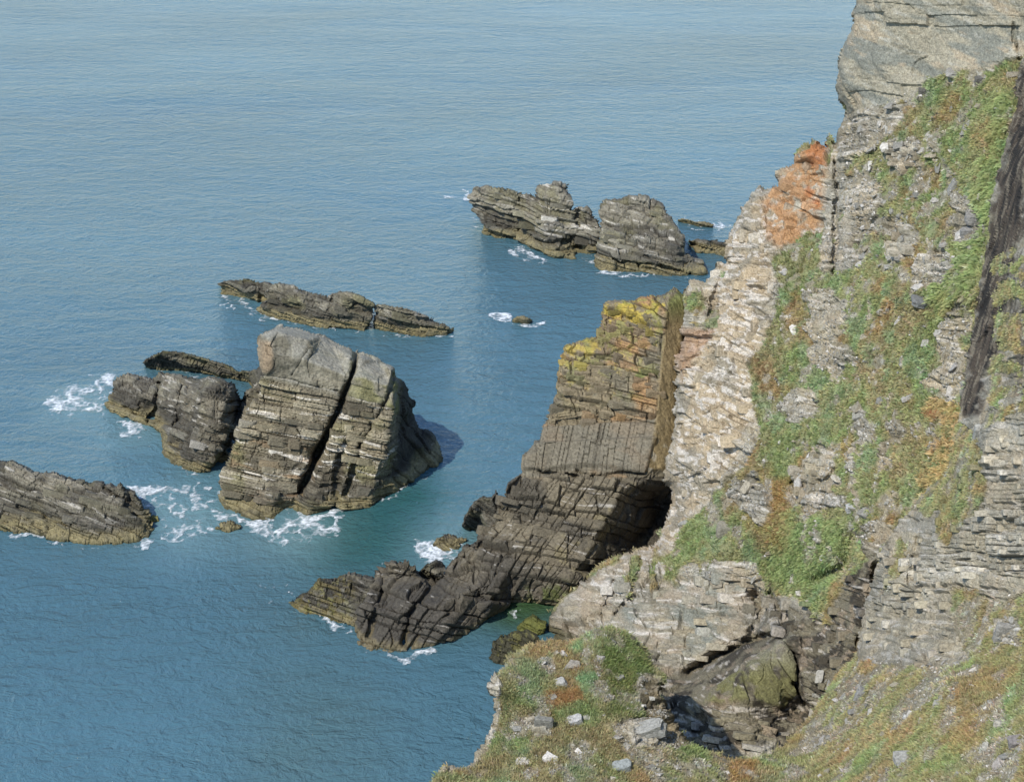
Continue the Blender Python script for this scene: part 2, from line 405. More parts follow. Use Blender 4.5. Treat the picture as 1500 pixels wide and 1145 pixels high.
# ------------------------------------------------------------------ relief and colour recipes
def bedded(n, s, sets, rough=.12, big=.0, seed=0):
    """sets: (thickness, block width, amplitude, ledge amplitude)"""
    def f(P, X, Y, Nn):
        D = np.zeros(X.shape); info = {'lay': 0, 'g': np.zeros(X.shape), 'off': 0}
        for k, (th, wd, amp, lam) in enumerate(sets):
            o, l, g, L = strata(P, n, s, th, wd, seed + 3 * k)
            D += (o - .5) * amp + (l - .5) * lam - g * min(th * .45, .22)
            if k == 0: info['off'] = o; info['lay'] = l
            info['g'] = np.maximum(info['g'], g * (1 if k == 0 else .6))
        D += (noise(P, .7, seed + 1, 4, .6) - .5) * rough * 2
        if big: D += (noise(P, 3.5, seed + 9, 2) - .5) * big
        return D, info
    return f
def tide(c, P, h=1.0, seed=0, col=(.225, .19, .10)):
    z = P[..., 2] + (noise(P, 2.2, seed, 3) - .5) * .9
    c = mixc(c, (.045, .042, .034), (1 - sstep(h * 1.2, h * 2.3, z)) * .55)
    c = mixc(c, np.array(col) * .9, (1 - sstep(h * .6, h * 1.15, z)) * (.55 + .45 * sstep(.3, .6, noise(P, .4, 2, 3, .65)))); c = mixc(c, (.09, .08, .05), (1 - sstep(h * .5, h * .9, z)) * sstep(.55, .68, noise(P, .5, 12, 3, .6)) * .7)
    return mixc(c, (.07, .065, .03), (1 - sstep(.02, .3, P[..., 2] + (noise(P, .6, 4) - .5) * .3)) * .7)
def streaks(P, n, s, ln, th, lo, hi, seed=0):
    n = unit(n); s = unit(s); u = np.cross(n, s)
    Q = np.stack([P @ s / ln, P @ n / th, P @ u / ln], -1) + (noise(P, 2.5, seed + 2)[..., None] - .5) * np.array([0, .8 / th, 0])
    return sstep(lo, hi, noise(Q, 1.0, seed, 2, .55))
def stackcol(n, s, dark=(.060, .055, .045), mid=(.155, .135, .10), light=(.30, .28, .22), top=.0, quartz=.5, tideh=1.0, seed=0, olive=.3):
    def f(P, X, Y, Nn, D, info):
        a = noise(P, 2.2, seed, 4, .6); b = noise(P, .5, seed + 4, 3, .6)
        c = np.broadcast_to(np.array(mid), P.shape).copy()
        c = mixc(c, dark, sstep(.42, .62, a) * .75)
        c = mixc(c, light, sstep(.45, .75, info['off'] * .55 + b * .5) * .4)
        c = shade(c, .75 + .5 * info['lay'] + .5 * (b - .5))
        c = mixc(c, (.17, .16, .06), sstep(.5, .7, noise(P, 1.6, seed + 20, 3)) * olive)
        c = mixc(c, (.62, .58, .50), streaks(P, n, s, 2.2, .16, .66, .74, seed) * quartz)
        c = mixc(c, (.035, .032, .028), info['g'] * .55)
        if top: c = mixc(c, (.33, .33, .29), sstep(.35, .75, Nn[..., 2] + .5 * (b - .5)) * top)
        return tide(c, P, tideh, seed)
    return f

# ------------------------------------------------------------------ sea stacks and islets
# outline points: (px, py, 'w' waterline | height | distance)
N1, S1 = (.17, .12, 1), (1, .1, -.17)
big_out = [(383, 494, 131), (404, 479, 133.5), (426, 482, 133.8), (447, 486, 134), (470, 495, 133.6), (483, 501, 133.4), (508, 511, 133), (522, 516, 133), (527, 517, 133), (557, 527, 132.5), (581, 536, 131),
  (583, 552, 131.2), (592, 558, 132.2), (596, 568, 132.6), (599, 580, 133.5), (608, 586, 134.2), (609, 604, 134.3), (616, 626, 135), (634, 633, 136), (645, 648, 136.4), (654, 668, 'w'), (641, 683, 'w'), (619, 694, 'w'), (594, 714, 'w'), (557, 732, 'w'), (542, 743, 'w'),
  (505, 749, 'w'), (483, 747, 'w'), (447, 758, 'w'), (421, 745, 'w'), (399, 762, 'w'), (366, 765, 'w'), (329, 747, 'w'), (316, 731, 'w'), (322, 696, 126.6), (337, 652, 127.6), (362, 600, 128.6), (381, 571, 129.2), (388, 549, 129.4), (385, 520, 129.6)]
big_ctrl = [(393, 493, 130.0), (410, 490, 130.6), (450, 500, 131), (515, 526, 130.6), (572, 541, 129.9), (400, 520, 129.2), (450, 530, 129.5), (510, 550, 129.2), (572, 565, 128.9), (576, 600, 128.6), (566, 655, 127.6), (552, 700, 126.6), (440, 600, 128.6), (480, 680, 127), (400, 660, 127.2), (400, 720, 125.6), (500, 715, 126),
  (590, 615, 131.8), (600, 650, 131.8), (612, 668, 132.4), (580, 690, 129.2), (625, 655, 134)]
big_cracks = [([(524, 515), (517, 545), (505, 575), (493, 605), (478, 640), (465, 662), (455, 690), (437, 722)], 3.6, 2.6), ([(481, 630), (466, 658), (460, 668)], 6, 2.2), ([(578, 548), (566, 585), (545, 625), (528, 650), (517, 690), (505, 725)], 2.6, .9),
  ([(505, 650), (495, 700), (492, 740)], 5, .8), ([(450, 512), (440, 530), (428, 548)], 1.4, .35), ([(381, 548), (430, 556), (470, 568), (494, 572)], 1.8, .35), ([(497, 575), (545, 590), (578, 598)], 1.6, .3)]
def big_rel(P, X, Y, Nn):
    D, info = bedded(N1, S1, [(.95, 3.0, .30, .55), (.34, 1.0, .16, .22), (.15, .5, .06, .08)], .12, .4, 1)(P, X, Y, Nn)
    # the massive pale bed at the top is smooth: beds fade out above it
    line = 553 + (X - 385) * .23
    m = sstep(line - 3, line + 6, Y) ; o4, l4, g4, _ = strata(P, N1, S1, .8, 2.4, 6); D2 = (noise(P, 1.6, 4, 5, .62) - .5) * .7 + (noise(P, 3, 6) - .5) * .6 + .15 + (o4 - .5) * .22 - g4 * .05
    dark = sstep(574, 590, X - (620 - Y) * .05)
    o, l, g, _ = strata(P, (.75, .25, .6), (0, 1, .2), .7, 1.3, 4)
    D3 = (o - .5) * .55 - g * .2 + (noise(P, 1.2, 4, 4, .6) - .5) * .7
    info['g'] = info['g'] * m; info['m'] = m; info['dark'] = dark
    D = D * m + D2 * (1 - m)
    return D * (1 - dark) + D3 * dark, info
def big_col(P, X, Y, Nn, D, info):
    c = stackcol(N1, S1, (.08, .070, .050), (.205, .175, .115), (.36, .32, .23), quartz=.75, seed=1, olive=.5)(P, X, Y, Nn, D, info)
    b = noise(P, .9, 8, 4, .6); m = info['m']
    t = np.broadcast_to(np.array((.215, .195, .14)), P.shape).copy()
    t = mixc(t, (.12, .112, .085), sstep(.45, .65, noise(P, 2.0, 12, 3)) * .6); t = mixc(t, (.30, .28, .22), sstep(.5, .7, b) * .4)
    t = mixc(t, (.22, .21, .07), sstep(.5, .68, noise(P, 1.1, 31, 3)) * .55 * sstep(430, 560, X))
    t = mixc(t, (.36, .25, .15), soft(X, Y, [(384, 500), (398, 500), (402, 540), (388, 545)], 4) * .5)
    t = mixc(t, (.29, .28, .235), sstep(.62, .9, Nn[..., 2] + .6 * (b - .5)) * .7); t = shade(t, .62 + .6 * noise(P, (.35, .35, 1.6), 77, 4, .65))  # upward faces painted paler, as the lit top plane
    c = c * m[..., None] + t * (1 - m)[..., None]
    c = mixc(c, (.30, .19, .10), streaks(P, N1, S1, 3, .3, .55, .7, 9) * .5 * soft(X, Y, [(340, 640), (470, 660), (440, 740), (330, 720)], 10))
    c = mixc(c, (.22, .21, .05), sstep(.45, .6, noise(P, .7, 44, 3)) * soft(X, Y, [(575, 550), (600, 560), (610, 610), (590, 615), (575, 600)], 5) * .7)
    c = mixc(c, (.026, .024, .022), info['dark'] * .92 * sstep(.9, 1.6, P[..., 2] + (noise(P, 1.5, 3) - .5)))  # black rock, darkened further to paint shade onto the right flank
    return c
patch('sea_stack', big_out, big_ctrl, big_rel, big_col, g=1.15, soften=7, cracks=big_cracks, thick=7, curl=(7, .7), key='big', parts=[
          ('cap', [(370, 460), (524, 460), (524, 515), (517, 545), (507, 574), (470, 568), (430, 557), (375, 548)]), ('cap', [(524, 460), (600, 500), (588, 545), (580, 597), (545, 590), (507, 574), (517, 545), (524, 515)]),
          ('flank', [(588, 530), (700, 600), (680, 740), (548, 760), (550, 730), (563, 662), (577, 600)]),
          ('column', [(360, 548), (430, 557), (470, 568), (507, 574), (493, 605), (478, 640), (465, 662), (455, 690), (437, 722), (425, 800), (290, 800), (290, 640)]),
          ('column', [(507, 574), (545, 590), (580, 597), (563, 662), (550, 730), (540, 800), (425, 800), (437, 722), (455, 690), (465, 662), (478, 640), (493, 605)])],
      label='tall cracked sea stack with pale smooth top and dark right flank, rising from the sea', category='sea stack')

sh_out = [(171, 555, 1.9), (196, 551, 2.1), (224, 555, 2.1), (234, 544, 2.7), (250, 547, 2.9), (266, 550, 3.0), (290, 555, 3.3), (307, 548, 5), (335, 555, 5.2), (346, 565, 4.8), (352, 585, 138), (372, 560, 138), (384, 548, 139), (384, 580, 137), (363, 606, 136), (346, 626, 134.4), (335, 660, 133), (318, 690, 'w'), (298, 694, 'w'), (280, 691, 'w'), (262, 685, 'w'), (252, 682, 'w'),
  (238, 666, 'w'), (218, 656, 'w'), (206, 651, 'w'), (206, 640, .5), (210, 634, 'w'), (222, 625, 'w'), (200, 620, 'w'), (180, 612, 'w'), (161, 604, 'w'), (153, 592, 'w'), (155, 576, 1.0), (163, 566, 1.6)]
sh_ctrl = [(275, 570, 3.4), (300, 575, 5.0), (335, 580, 4.4), (320, 620, 3.6), (290, 640, 2.6), (250, 640, 1.3), (245, 600, 1.8), (260, 585, 2.6), (210, 580, 1.8), (180, 590, 1.2), (300, 670, 1.3), (345, 600, 139), (356, 585, 140), (365, 575, 139)]
patch('rock_shoulder', sh_out, sh_ctrl, bedded((.28, .36, .9), (1, 0, -.3), [(.8, 2.4, .65, .6), (.3, .9, .26, .26), (.14, .5, .08, .08)], .22, 1.0, 5),
      stackcol((.28, .36, .9), (1, 0, -.3), (.055, .05, .04), (.145, .128, .092), (.28, .26, .20), quartz=.45, seed=5, olive=.15), g=1.2, thick=5, curl=(6, .6), parts=[('hump', [(266, 530), (345, 545), (352, 585), (335, 640), (300, 600), (262, 590)]), ('spur', [(140, 540), (236, 540), (232, 570), (218, 625), (140, 640)])],
      cracks=[([(234, 562), (228, 590), (217, 618)], 3, 1.0), ([(346, 570), (352, 600), (338, 640), (325, 665), (316, 688)], 5, 2.2), ([(265, 570), (262, 590), (250, 615)], 2.5, .7), ([(300, 590), (285, 600), (276, 592)], 3, .5)],
      label='low dark rock with a rounded hump adjoining the left side of the tall cracked stack', category='rock', key='shoulder')
patch('rock_islet', [(208, 532, 1.0), (224, 522, 2.0), (238, 516, 2.4), (262, 519, 2.1), (300, 523, 2.0), (328, 534, 1.6), (349, 544, 1.2), (372, 541, 2.4), (384, 534, 3.2), (388, 560, 142), (365, 562, 'w'), (330, 556, 'w'), (300, 548, 'w'), (272, 546, 'w'), (240, 544, 'w'), (217, 541, 'w')],
      [(260, 531, 1.1), (320, 545, .7)], bedded((.3, .1, 1), (1, 0, -.3), [(.6, 2, .3, .3), (.25, .8, .15, .15)], .25, .5, 8),
      stackcol((.3, .1, 1), (1, 0, -.3), (.04, .037, .03), (.10, .09, .06), (.2, .18, .13), quartz=.1, tideh=.5, seed=8), g=1.3, thick=4, curl=(5, .5),
      label='long low dark islet lying behind the rounded hump at the left of the tall stack', category='rock', key='lowislet')
N2, S2 = (.30, .25, 1), (1, 0, -.3)
patch('rock_islet', [(-150, 735, .4), (-140, 705, 1.6), (-110, 682, 2.6), (-60, 672, 3.1), (0, 677, 3.0), (18, 681, 2.9), (45, 691, 2.7), (66, 694, 2.7), (87, 700, 2.5), (115, 703, 2.4), (140, 708, 2.3), (157, 710, 2.5), (178, 708, 2.7), (188, 716, 2.4), (199, 726, 2.0), (210, 740, 1.4), (215, 754, .7), (224, 775, 'w'), (217, 787, 'w'), (175, 794, 'w'), (140, 796, 'w'), (105, 792, 'w'), (80, 789, 'w'), (42, 778, 'w'), (0, 778, 'w'), (-60, 770, 'w'), (-110, 758, 'w'), (-145, 748, 'w')],
      [(30, 720, 2.1), (100, 735, 1.9), (160, 728, 1.9), (50, 755, .9), (120, 768, .9), (190, 762, .9), (188, 730, 123.9), (-50, 720, 2)],
      bedded(N2, S2, [(.6, 2.6, .35, .45), (.25, 1.0, .2, .25), (.12, .5, .08, .1)], .2, .6, 11),
      stackcol(N2, S2, (.05, .046, .038), (.13, .118, .085), (.26, .235, .18), quartz=.5, seed=11, olive=.2), g=1.15, thick=5, curl=(6, .6),
      cracks=[([(155, 715), (178, 735), (200, 755)], 4, .9), ([(186, 712), (192, 735)], 3, .7)],
      parts=[('broken_tip', [(157, 700), (215, 715), (240, 800), (190, 800), (178, 750)])],
      label='long dark bedded islet running out of the picture at the left edge', category='rock', key='leftislet')
N3, S3 = (.22, .1, 1), (1, 0, -.22)
def sset(seed): return bedded(N3, S3, [(.7, 2.6, .4, .4), (.28, 1.0, .2, .25)], .25, .6, seed)
isl = stackcol(N3, S3, (.06, .055, .043), (.15, .135, .095), (.27, .25, .19), quartz=.3, seed=14, olive=.35)
patch('rock_islet', [(319, 415, 1.2), (335, 411, 1.5), (351, 407, 2.0), (375, 411, 1.8), (400, 416, 1.9), (405, 440, 1.2), (386, 446, 'w'), (358, 437, 'w'), (338, 433, 'w'), (322, 431, 'w')], [(360, 420, 1.5)], sset(14), isl, g=1.3, thick=5, curl=(5, .5),
      label='short low tan-footed rock touching the left end of the long slanting reef', category='rock', key='e1')
patch('rock_reef', [(386, 438, 1.9), (386, 428, 2.6), (398, 420, 2.7), (410, 417, 2.9), (430, 420, 2.9), (454, 426, 2.8), (480, 433, 2.7), (491, 429, 3.1), (516, 431, 3.3), (535, 437, 3.2), (549, 444, 2.8), (548, 462, 1.6), (543, 476, .6), (535, 486, 'w'), (498, 483, 'w'), (470, 480, 'w'), (447, 476, 'w'), (410, 468, 'w'), (384, 461, 'w'), (370, 450, 'w')],
      [(430, 438, 2.4), (500, 447, 2.5), (530, 460, 1.6), (470, 462, 1.2), (410, 445, 1.6)], sset(17), isl, g=1.15, thick=5, curl=(5, .6),
      cracks=[([(490, 432), (480, 455)], 2, .5)],
      label='middle section of the long slanting reef, with pale pink streaks at its left', category='rock', key='e2')
patch('rock_reef', [(547, 447, 2.6), (553, 443, 2.8), (570, 446, 2.9), (586, 450, 2.8), (605, 455, 2.5), (623, 461, 2.1), (638, 468, 1.6), (652, 475, 1.1), (667, 485, .3), (665, 490, 'w'), (623, 494, 'w'), (600, 492, 'w'), (572, 488, 'w'), (546, 482, 'w'), (545, 470, .9)],
      [(580, 465, 1.8), (620, 475, 1.2)], sset(19), isl, g=1.15, thick=5, curl=(5, .6),
      label='tapering right section of the long slanting reef beyond a notch', category='rock', key='e3')
N4, S4 = (.18, .1, 1), (1, 0, -.18)
far = stackcol(N4, S4, (.065, .06, .05), (.15, .135, .10), (.25, .235, .185), quartz=.55, seed=24, olive=.3, tideh=1.1)
farrel = bedded(N4, S4, [(1.0, 3.4, .6, .6), (.4, 1.4, .3, .3)], .35, 1.0, 24)
patch('rock_islet', [(694, 278, 4.2), (712, 278, 4.3), (730, 278, 4.4), (747, 275, 4.8), (764, 282, 4.5), (786, 285, 4.7), (788, 275, 5.5), (800, 270, 5.9), (811, 267, 6.2), (828, 269, 6.2), (835, 286, 5.2), (838, 303, 4.2), (852, 303, 4.3), (864, 304, 4.3), (876, 317, 3.6), (878, 336, 2.6), (874, 355, 1.2), (872, 372, 'w'), (846, 370, 'w'), (842, 380, 'w'), (820, 379, 'w'), (806, 377, 'w'), (778, 363, 'w'), (758, 351, 'w'), (727, 348, 'w'), (702, 342, 'w'), (706, 327, 1.2), (694, 310, 1.8)],
      [(740, 300, 3.4), (800, 300, 4.4), (760, 325, 1.9), (820, 330, 2.6), (850, 330, 2.6), (800, 350, 1.6), (840, 350, 1.4)], farrel, far, g=1.15, thick=7, curl=(6, .9),
      cracks=[([(846, 310), (848, 340), (845, 375)], 2.5, 1.2), ([(762, 283), (763, 320), (758, 345)], 1.8, .6), ([(770, 350), (800, 357), (835, 352)], 3, 1)],
      parts=[('peak', [(786, 288), (786, 260), (845, 260), (842, 306), (810, 312)]), ('right_shoulder', [(846, 295), (885, 300), (885, 380), (846, 385), (848, 340)])],
      label='humped dark islet at the left of the farthest rock pair, white streaks at its peak', category='rock', key='f1')
patch('rock_islet', [(881, 295, 5.0), (901, 288, 5.5), (918, 289, 5.5), (934, 290, 5.6), (955, 293, 5.4), (971, 297, 5.3), (982, 313, 4.5), (993, 335, 3.4), (1004, 346, 3.0), (1006, 366, 1.8), (1014, 377, 1.3), (1028, 383, 1.0), (1031, 402, 'w'), (999, 406, 'w'), (975, 404, 'w'), (954, 401, 'w'), (912, 399, 'w'), (878, 395, 'w'), (867, 384, 'w'), (876, 366, 1.5), (881, 349, 2.3), (878, 324, 3.6)],
      [(930, 310, 4.4), (960, 330, 3.6), (900, 340, 3.0), (940, 365, 2.1), (990, 375, 1.7), (900, 375, 1.4), (960, 385, 1.1)], farrel, far, g=1.15, thick=7, curl=(6, .9),
      cracks=[([(885, 340), (910, 345), (960, 352)], 1.6, .5), ([(900, 378), (950, 385), (1010, 400)], 1.8, .7)],
      parts=[('top_bed', [(875, 280), (980, 280), (992, 318), (930, 306), (880, 300)]), ('lower_bench', [(860, 380), (900, 374), (1040, 398), (1040, 425), (860, 415)])],
      label='broad blocky far islet with a white vein across its top', category='rock', key='f2')
patch('rock_islet', [(1007, 350, 1.0), (1024, 350, 1.3), (1069, 353, 1.4), (1110, 358, 1.2), (1110, 384, 'w'), (1066, 377, 'w'), (1021, 370, 'w'), (1014, 360, 'w')], [(1050, 362, .8)], farrel, far, g=1.5, thick=5, curl=(4, .5),
      label='low flat dark reef between the farthest rock pair and the cliff', category='rock', key='f3')
patch('rock_islet', [(990, 321, .4), (1013, 323, .6), (1032, 324, .7), (1046, 330, .3), (1040, 334, 'w'), (1020, 332, 'w'), (1000, 327, 'w')], [], bedded(N4, S4, [(.4, 1.2, .2, .2)], .2, .3, 2), far, g=1.3, thick=3, curl=(3, .3),
      label='thin sliver of rock barely above the water beyond the farthest rock pair', category='rock', key='f4')
patch('awash_rock', [(750, 468, .3), (757, 463, .8), (768, 464, .9), (779, 470, .3), (776, 475, 'w'), (764, 475, 'w'), (752, 473, 'w')], [], bedded(N4, S4, [(.3, 1.0, .2, .2)], .2, .3, 3), far, g=1.0, thick=2, curl=(3, .3),
      label='small lone rock awash in open water between the reef and the lichened pillar', category='rock', key='aw')
# ------------------------------------------------------------------ lichened rock pillar and its dark foot
NB, SB = (.10, -.05, 1), (1, .12, -.10)
pil_out = [(881, 452, 126.3), (885, 444, 126.8), (890, 441, 127), (915, 440, 127), (935, 438, 127), (950, 436, 127), (967, 433, 126.5), (981, 427, 126.5), (988, 417, 127), (996, 428, 127), (1008, 434, 126.8), (1008, 470, 125.4), (1000, 522, 123.8), (994, 596, 121.6), (992, 645, 120.3), (990, 700, 118.5), (992, 760, 119.6), (985, 790, 118), (960, 820, 117), (925, 850, 115.6), (880, 876, 114), (845, 890, 111),
  (800, 884, 'w'), (783, 884, 'w'), (747, 884, 'w'), (727, 896, 'w'), (697, 916, 'w'), (675, 932, 'w'), (652, 943, 'w'), (608, 949, 'w'), (585, 956, 'w'), (566, 957, 'w'), (548, 956, 'w'), (534, 952, 'w'), (520, 940, 'w'), (520, 917, .5),
  (521, 900, 1.2), (530, 880, 2.0), (548, 848, 2.0), (556, 836, 2.3), (563, 824, 2.8), (578, 824, 2.9), (590, 826, 2.9), (608, 830, 2.7), (620, 840, 2.0), (640, 850, 1.6), (650, 838, 2.0), (667, 821, 2.6), (685, 800, 3.1), (705, 782, 3.5), (724, 765, 4.2), (730, 748, 4.8), (740, 728, 5.8), (744, 708, 6.8), (766, 693, 117.8), (770, 673, 118.6), (785, 655, 119.4), (792, 638, 120), (798, 610, 121), (815, 575, 122.4), (818, 547, 123.6), (822, 529, 124), (824, 508, 124.6), (850, 500, 125), (873, 494, 125.2), (876, 484, 125.6)]
pil_ctrl = [(979, 447, 124.8), (972, 482, 124), (968, 533, 122.6), (964, 575, 121.2), (962, 624, 119.8), (956, 652, 119), (942, 704, 117.4), (900, 470, 125.6), (890, 500, 125), (850, 520, 124), (900, 560, 122.6), (850, 600, 121.4), (870, 650, 119.6), (820, 650, 119.8), (800, 690, 118.2), (860, 690, 118), (915, 700, 117.4),
  (800, 700, 117.2), (860, 706, 116.8), (912, 712, 116.5), (895, 745, 115.3), (870, 790, 113.6), (848, 832, 112), (800, 750, 115), (820, 790, 113.2), (770, 800, 112.8), (740, 760, 115), (790, 850, 110.8), (800, 872, 110), (740, 840, 110.6), (700, 860, 108.9), (650, 885, 107.2), (600, 880, 107.8), (570, 850, 111), (600, 848, 110.8), (620, 868, 109), (700, 820, 111.8),
  (560, 900, 107.2), (600, 920, 106.2), (650, 925, 105.8), (718, 885, 108.4),
  (922, 735, 118), (890, 790, 115.8), (862, 845, 112.8), (950, 722, 119.5), (958, 760, 120.6), (935, 790, 118), (900, 830, 115.2), (975, 730, 121.4)]
def pil_rel(P, X, Y, Nn):
    up, info = bedded(NB, SB, [(.62, 1.7, .42, .45), (.24, .8, .15, .16)], .10, .3, 31)(P, X, Y, Nn)
    sm = (noise(P, (.6, .6, 1.6), 3, 5, .55) - .5) * .35                           # smooth side slab and the plain middle
    o, l, g, _ = strata(P, (1, -.07, -.19), (.19, .1, 1), .42, 1.9, 6)                # upright joints
    mid = (o - .5) * .12 - g * .10 + (noise(P, .8, 5, 4) - .5) * .2
    nb2 = (.22, .42, .88); o2, l2, g2, _ = strata(P, nb2, (1, 0, -.25), .75, 2.1, 12)    # foot: thick beds dipping seaward
    o3, l3, g3, _ = strata(P, (.80, -.22, -.55), (.55, .3, .8), .42, 1.6, 14)
    foot = (o2 - .5) * .55 + (l2 - .5) * .55 - g2 * .28 + (o3 - .5) * .30 + (l3 - .5) * .2 - g3 * .14 + (noise(P, .9, 7, 4, .6) - .5) * .4
    side = soft(X, Y, [(980, 440), (1020, 400), (1020, 720), (942, 712), (955, 655), (962, 600), (968, 530), (974, 480)], 3)
    m = soft(X, Y, [(790, 622), (968, 612), (958, 655), (940, 700), (870, 690), (760, 705)], 5)
    f = sstep(-4, 6, Y - (694 + 6 * np.sin(X * .05)))
    f = np.maximum(f, soft(X, Y, [(700, 715), (735, 715), (790, 700), (790, 760), (700, 770)], 4))
    ff = f[..., None]
    D = (up * (1 - m) + mid * m); D = D * (1 - side) + sm * side; D = D * (1 - f) + foot * f
    D += .35 * soft(X, Y, [(760, 650), (960, 640), (945, 690), (860, 682), (762, 692)], 3)    # overhanging lip
    info['side'] = side * (1 - f); info['mid'] = m * (1 - f); info['f'] = f; info['g'] = info['g'] * (1 - m) * (1 - side) * (1 - f) + f * np.maximum(g2, g3 * .6) + mid * 0
    info['gj'] = g
    return D, info
def pil_col(P, X, Y, Nn, D, info):
    b = noise(P, .6, 8, 4, .6); a = noise(P, 1.8, 18, 3)
    c = np.broadcast_to(np.array((.20, .165, .105)), P.shape).copy()
    c = mixc(c, (.33, .19, .085), sstep(.45, .62, a * .55 + info['off'] * .45) * .75)
    c = mixc(c, (.12, .11, .08), sstep(.5, .65, noise(P, 1.3, 71, 3)) * .7)
    hi = sstep(640, 440, Y + (a - .5) * 60)
    yel = sstep(.50, .66, noise(P, .55, 63, 5, .7) + .17 * soft(X, Y, [(882, 438), (975, 435), (960, 480), (880, 478)], 12) + .16 * soft(X, Y, [(822, 500), (880, 500), (868, 545), (820, 548)], 10) - .09)
    c = mixc(c, (.42, .32, .055), yel * hi * .85)
    c = mixc(c, (.24, .25, .06), sstep(.52, .62, noise(P, .6, 93, 3)) * .5 * hi)
    c = mixc(c, (.155, .140, .105), info['mid'] * .85); c = shade(c, 1 - .45 * info['gj'] * info['mid'])
    c = mixc(c, (.13, .16, .04), sstep(.6, .66, noise(P, .9, 133, 3)) * soft(X, Y, [(860, 530), (960, 540), (950, 580), (870, 570)], 8) * .7)
    s = np.broadcast_to(np.array((.19, .145, .075)), P.shape).copy(); Q = np.stack([X * .25, Y * .02, 0 * X], -1)
    s = shade(s, .6 + .8 * noise(Q, 1, 3, 3)); s = mixc(s, (.14, .17, .05), sstep(480, 435, Y) * .7); s = mixc(s, (.27, .25, .20), sstep(.55, .65, noise(P, .7, 5, 3)) * sstep(600, 690, Y) * .7)
    c = c * (1 - info['side'])[..., None] + s * info['side'][..., None]
    d = np.broadcast_to(np.array((.155, .132, .090)), P.shape).copy()
    d = mixc(d, (.06, .055, .045), sstep(.42, .64, noise(P, 2.4, 15, 4)) * .65)
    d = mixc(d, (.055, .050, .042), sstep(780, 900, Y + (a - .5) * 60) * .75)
    d = mixc(d, (.20, .17, .10), sstep(.55, .68, noise(P, .9, 25, 3)) * soft(X, Y, [(830, 770), (900, 700), (935, 715), (880, 800), (850, 860), (780, 860)], 10) * .8)
    d = mixc(d, (.5, .47, .42), streaks(P, (.22, .42, .88), (1, 0, -.25), 1.6, .12, .74, .8, 3) * .5)
    d = mixc(d, (.10, .12, .03), soft(X, Y, [(770, 862), (860, 850), (850, 900), (770, 890)], 8) * sstep(.4, .6, b) * .7)
    d = mixc(d, (.030, .029, .027), soft(X, Y, [(935, 712), (995, 700), (995, 800), (880, 860), (865, 835), (895, 790), (915, 750)], 9) * .65)  # shade of the cave and right-facing side, painted into the albedo
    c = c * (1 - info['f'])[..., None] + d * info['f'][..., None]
    c = mixc(c, (.030, .027, .022), info['g'] * .6)
    z = P[..., 2] + (b - .5) * .6
    return mixc(c, (.17, .14, .075), (1 - sstep(.25, .6, z)) * .6)
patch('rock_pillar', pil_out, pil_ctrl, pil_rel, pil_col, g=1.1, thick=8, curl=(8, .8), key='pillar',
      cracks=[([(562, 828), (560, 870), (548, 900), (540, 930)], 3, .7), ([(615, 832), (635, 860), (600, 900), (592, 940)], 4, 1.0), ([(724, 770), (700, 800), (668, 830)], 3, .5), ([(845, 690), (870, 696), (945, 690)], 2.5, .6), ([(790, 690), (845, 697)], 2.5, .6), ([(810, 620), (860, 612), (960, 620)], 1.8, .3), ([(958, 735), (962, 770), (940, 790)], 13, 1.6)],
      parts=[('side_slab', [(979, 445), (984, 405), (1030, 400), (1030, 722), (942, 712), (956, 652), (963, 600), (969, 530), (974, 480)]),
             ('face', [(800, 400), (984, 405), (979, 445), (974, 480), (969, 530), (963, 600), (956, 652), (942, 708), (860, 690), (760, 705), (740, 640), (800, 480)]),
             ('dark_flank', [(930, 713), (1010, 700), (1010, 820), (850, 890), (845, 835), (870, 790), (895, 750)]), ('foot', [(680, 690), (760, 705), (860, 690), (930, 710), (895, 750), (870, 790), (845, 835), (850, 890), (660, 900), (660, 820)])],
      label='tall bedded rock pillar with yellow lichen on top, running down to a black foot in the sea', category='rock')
SP_ = ((.6, .3, .7), (0, 1, 0))
blk = stackcol(*SP_, (.035, .033, .03), (.075, .068, .052), (.16, .145, .11), quartz=.15, seed=41, tideh=.45, olive=.2)
blkrel = bedded(*SP_, [(.5, 1.6, .4, .4), (.2, .7, .15, .2)], .25, .4, 41)
patch('shore_rock', [(676, 768, .9), (680, 757, 2.0), (688, 744, 3.2), (697, 733, 4.0), (706, 727, 4.6), (718, 729, 4.7), (730, 724, 5.0), (738, 735, 119), (735, 760, 118), (725, 780, 117), (700, 777, 'w'), (685, 776, 'w'), (675, 772, 'w')], [(705, 750, 2.6)], blkrel, blk, g=1.15, thick=4, curl=(5, .6),
      label='dark pointed rock leaning against the seaward side of the lichened pillar', category='rock', key='s1')
patch('shore_rock', [(614, 838, 1.2), (622, 828, 2.0), (637, 820, 2.6), (652, 828, 2.0), (656, 838, 1.6), (650, 852, 114), (630, 860, 114), (612, 850, 114)], [], blkrel, blk, g=1.15, thick=3, curl=(4, .5),
      label='small black rock wedged behind the pillar foot beside the surf', category='rock', key='s2')
patch('awash_rock', [(636, 792, .4), (648, 785, .8), (660, 781, .8), (672, 784, .6), (688, 790, .3), (680, 798, 'w'), (668, 806, 'w'), (652, 808, 'w'), (642, 800, 'w')], [(655, 793, .5)], blkrel, blk, g=1.15, thick=2, curl=(4, .3),
      label='low weedy rock in the foam between the tall stack and the pillar', category='rock', key='s3')
def weedcol(P, X, Y, Nn, D, info):
    c = blk(P, X, Y, Nn, D, info)
    c = mixc(c, (.10, .08, .03), sstep(.46, .56, noise(P, .5, 61, 4, .65)) * .8 * sstep(540, 480, X + (noise(P, 2, 4) - .5) * 90))
    return mixc(c, (.15, .14, .045), sstep(.58, .66, noise(P, .35, 62, 3, .65)) * .6 * sstep(540, 480, X))
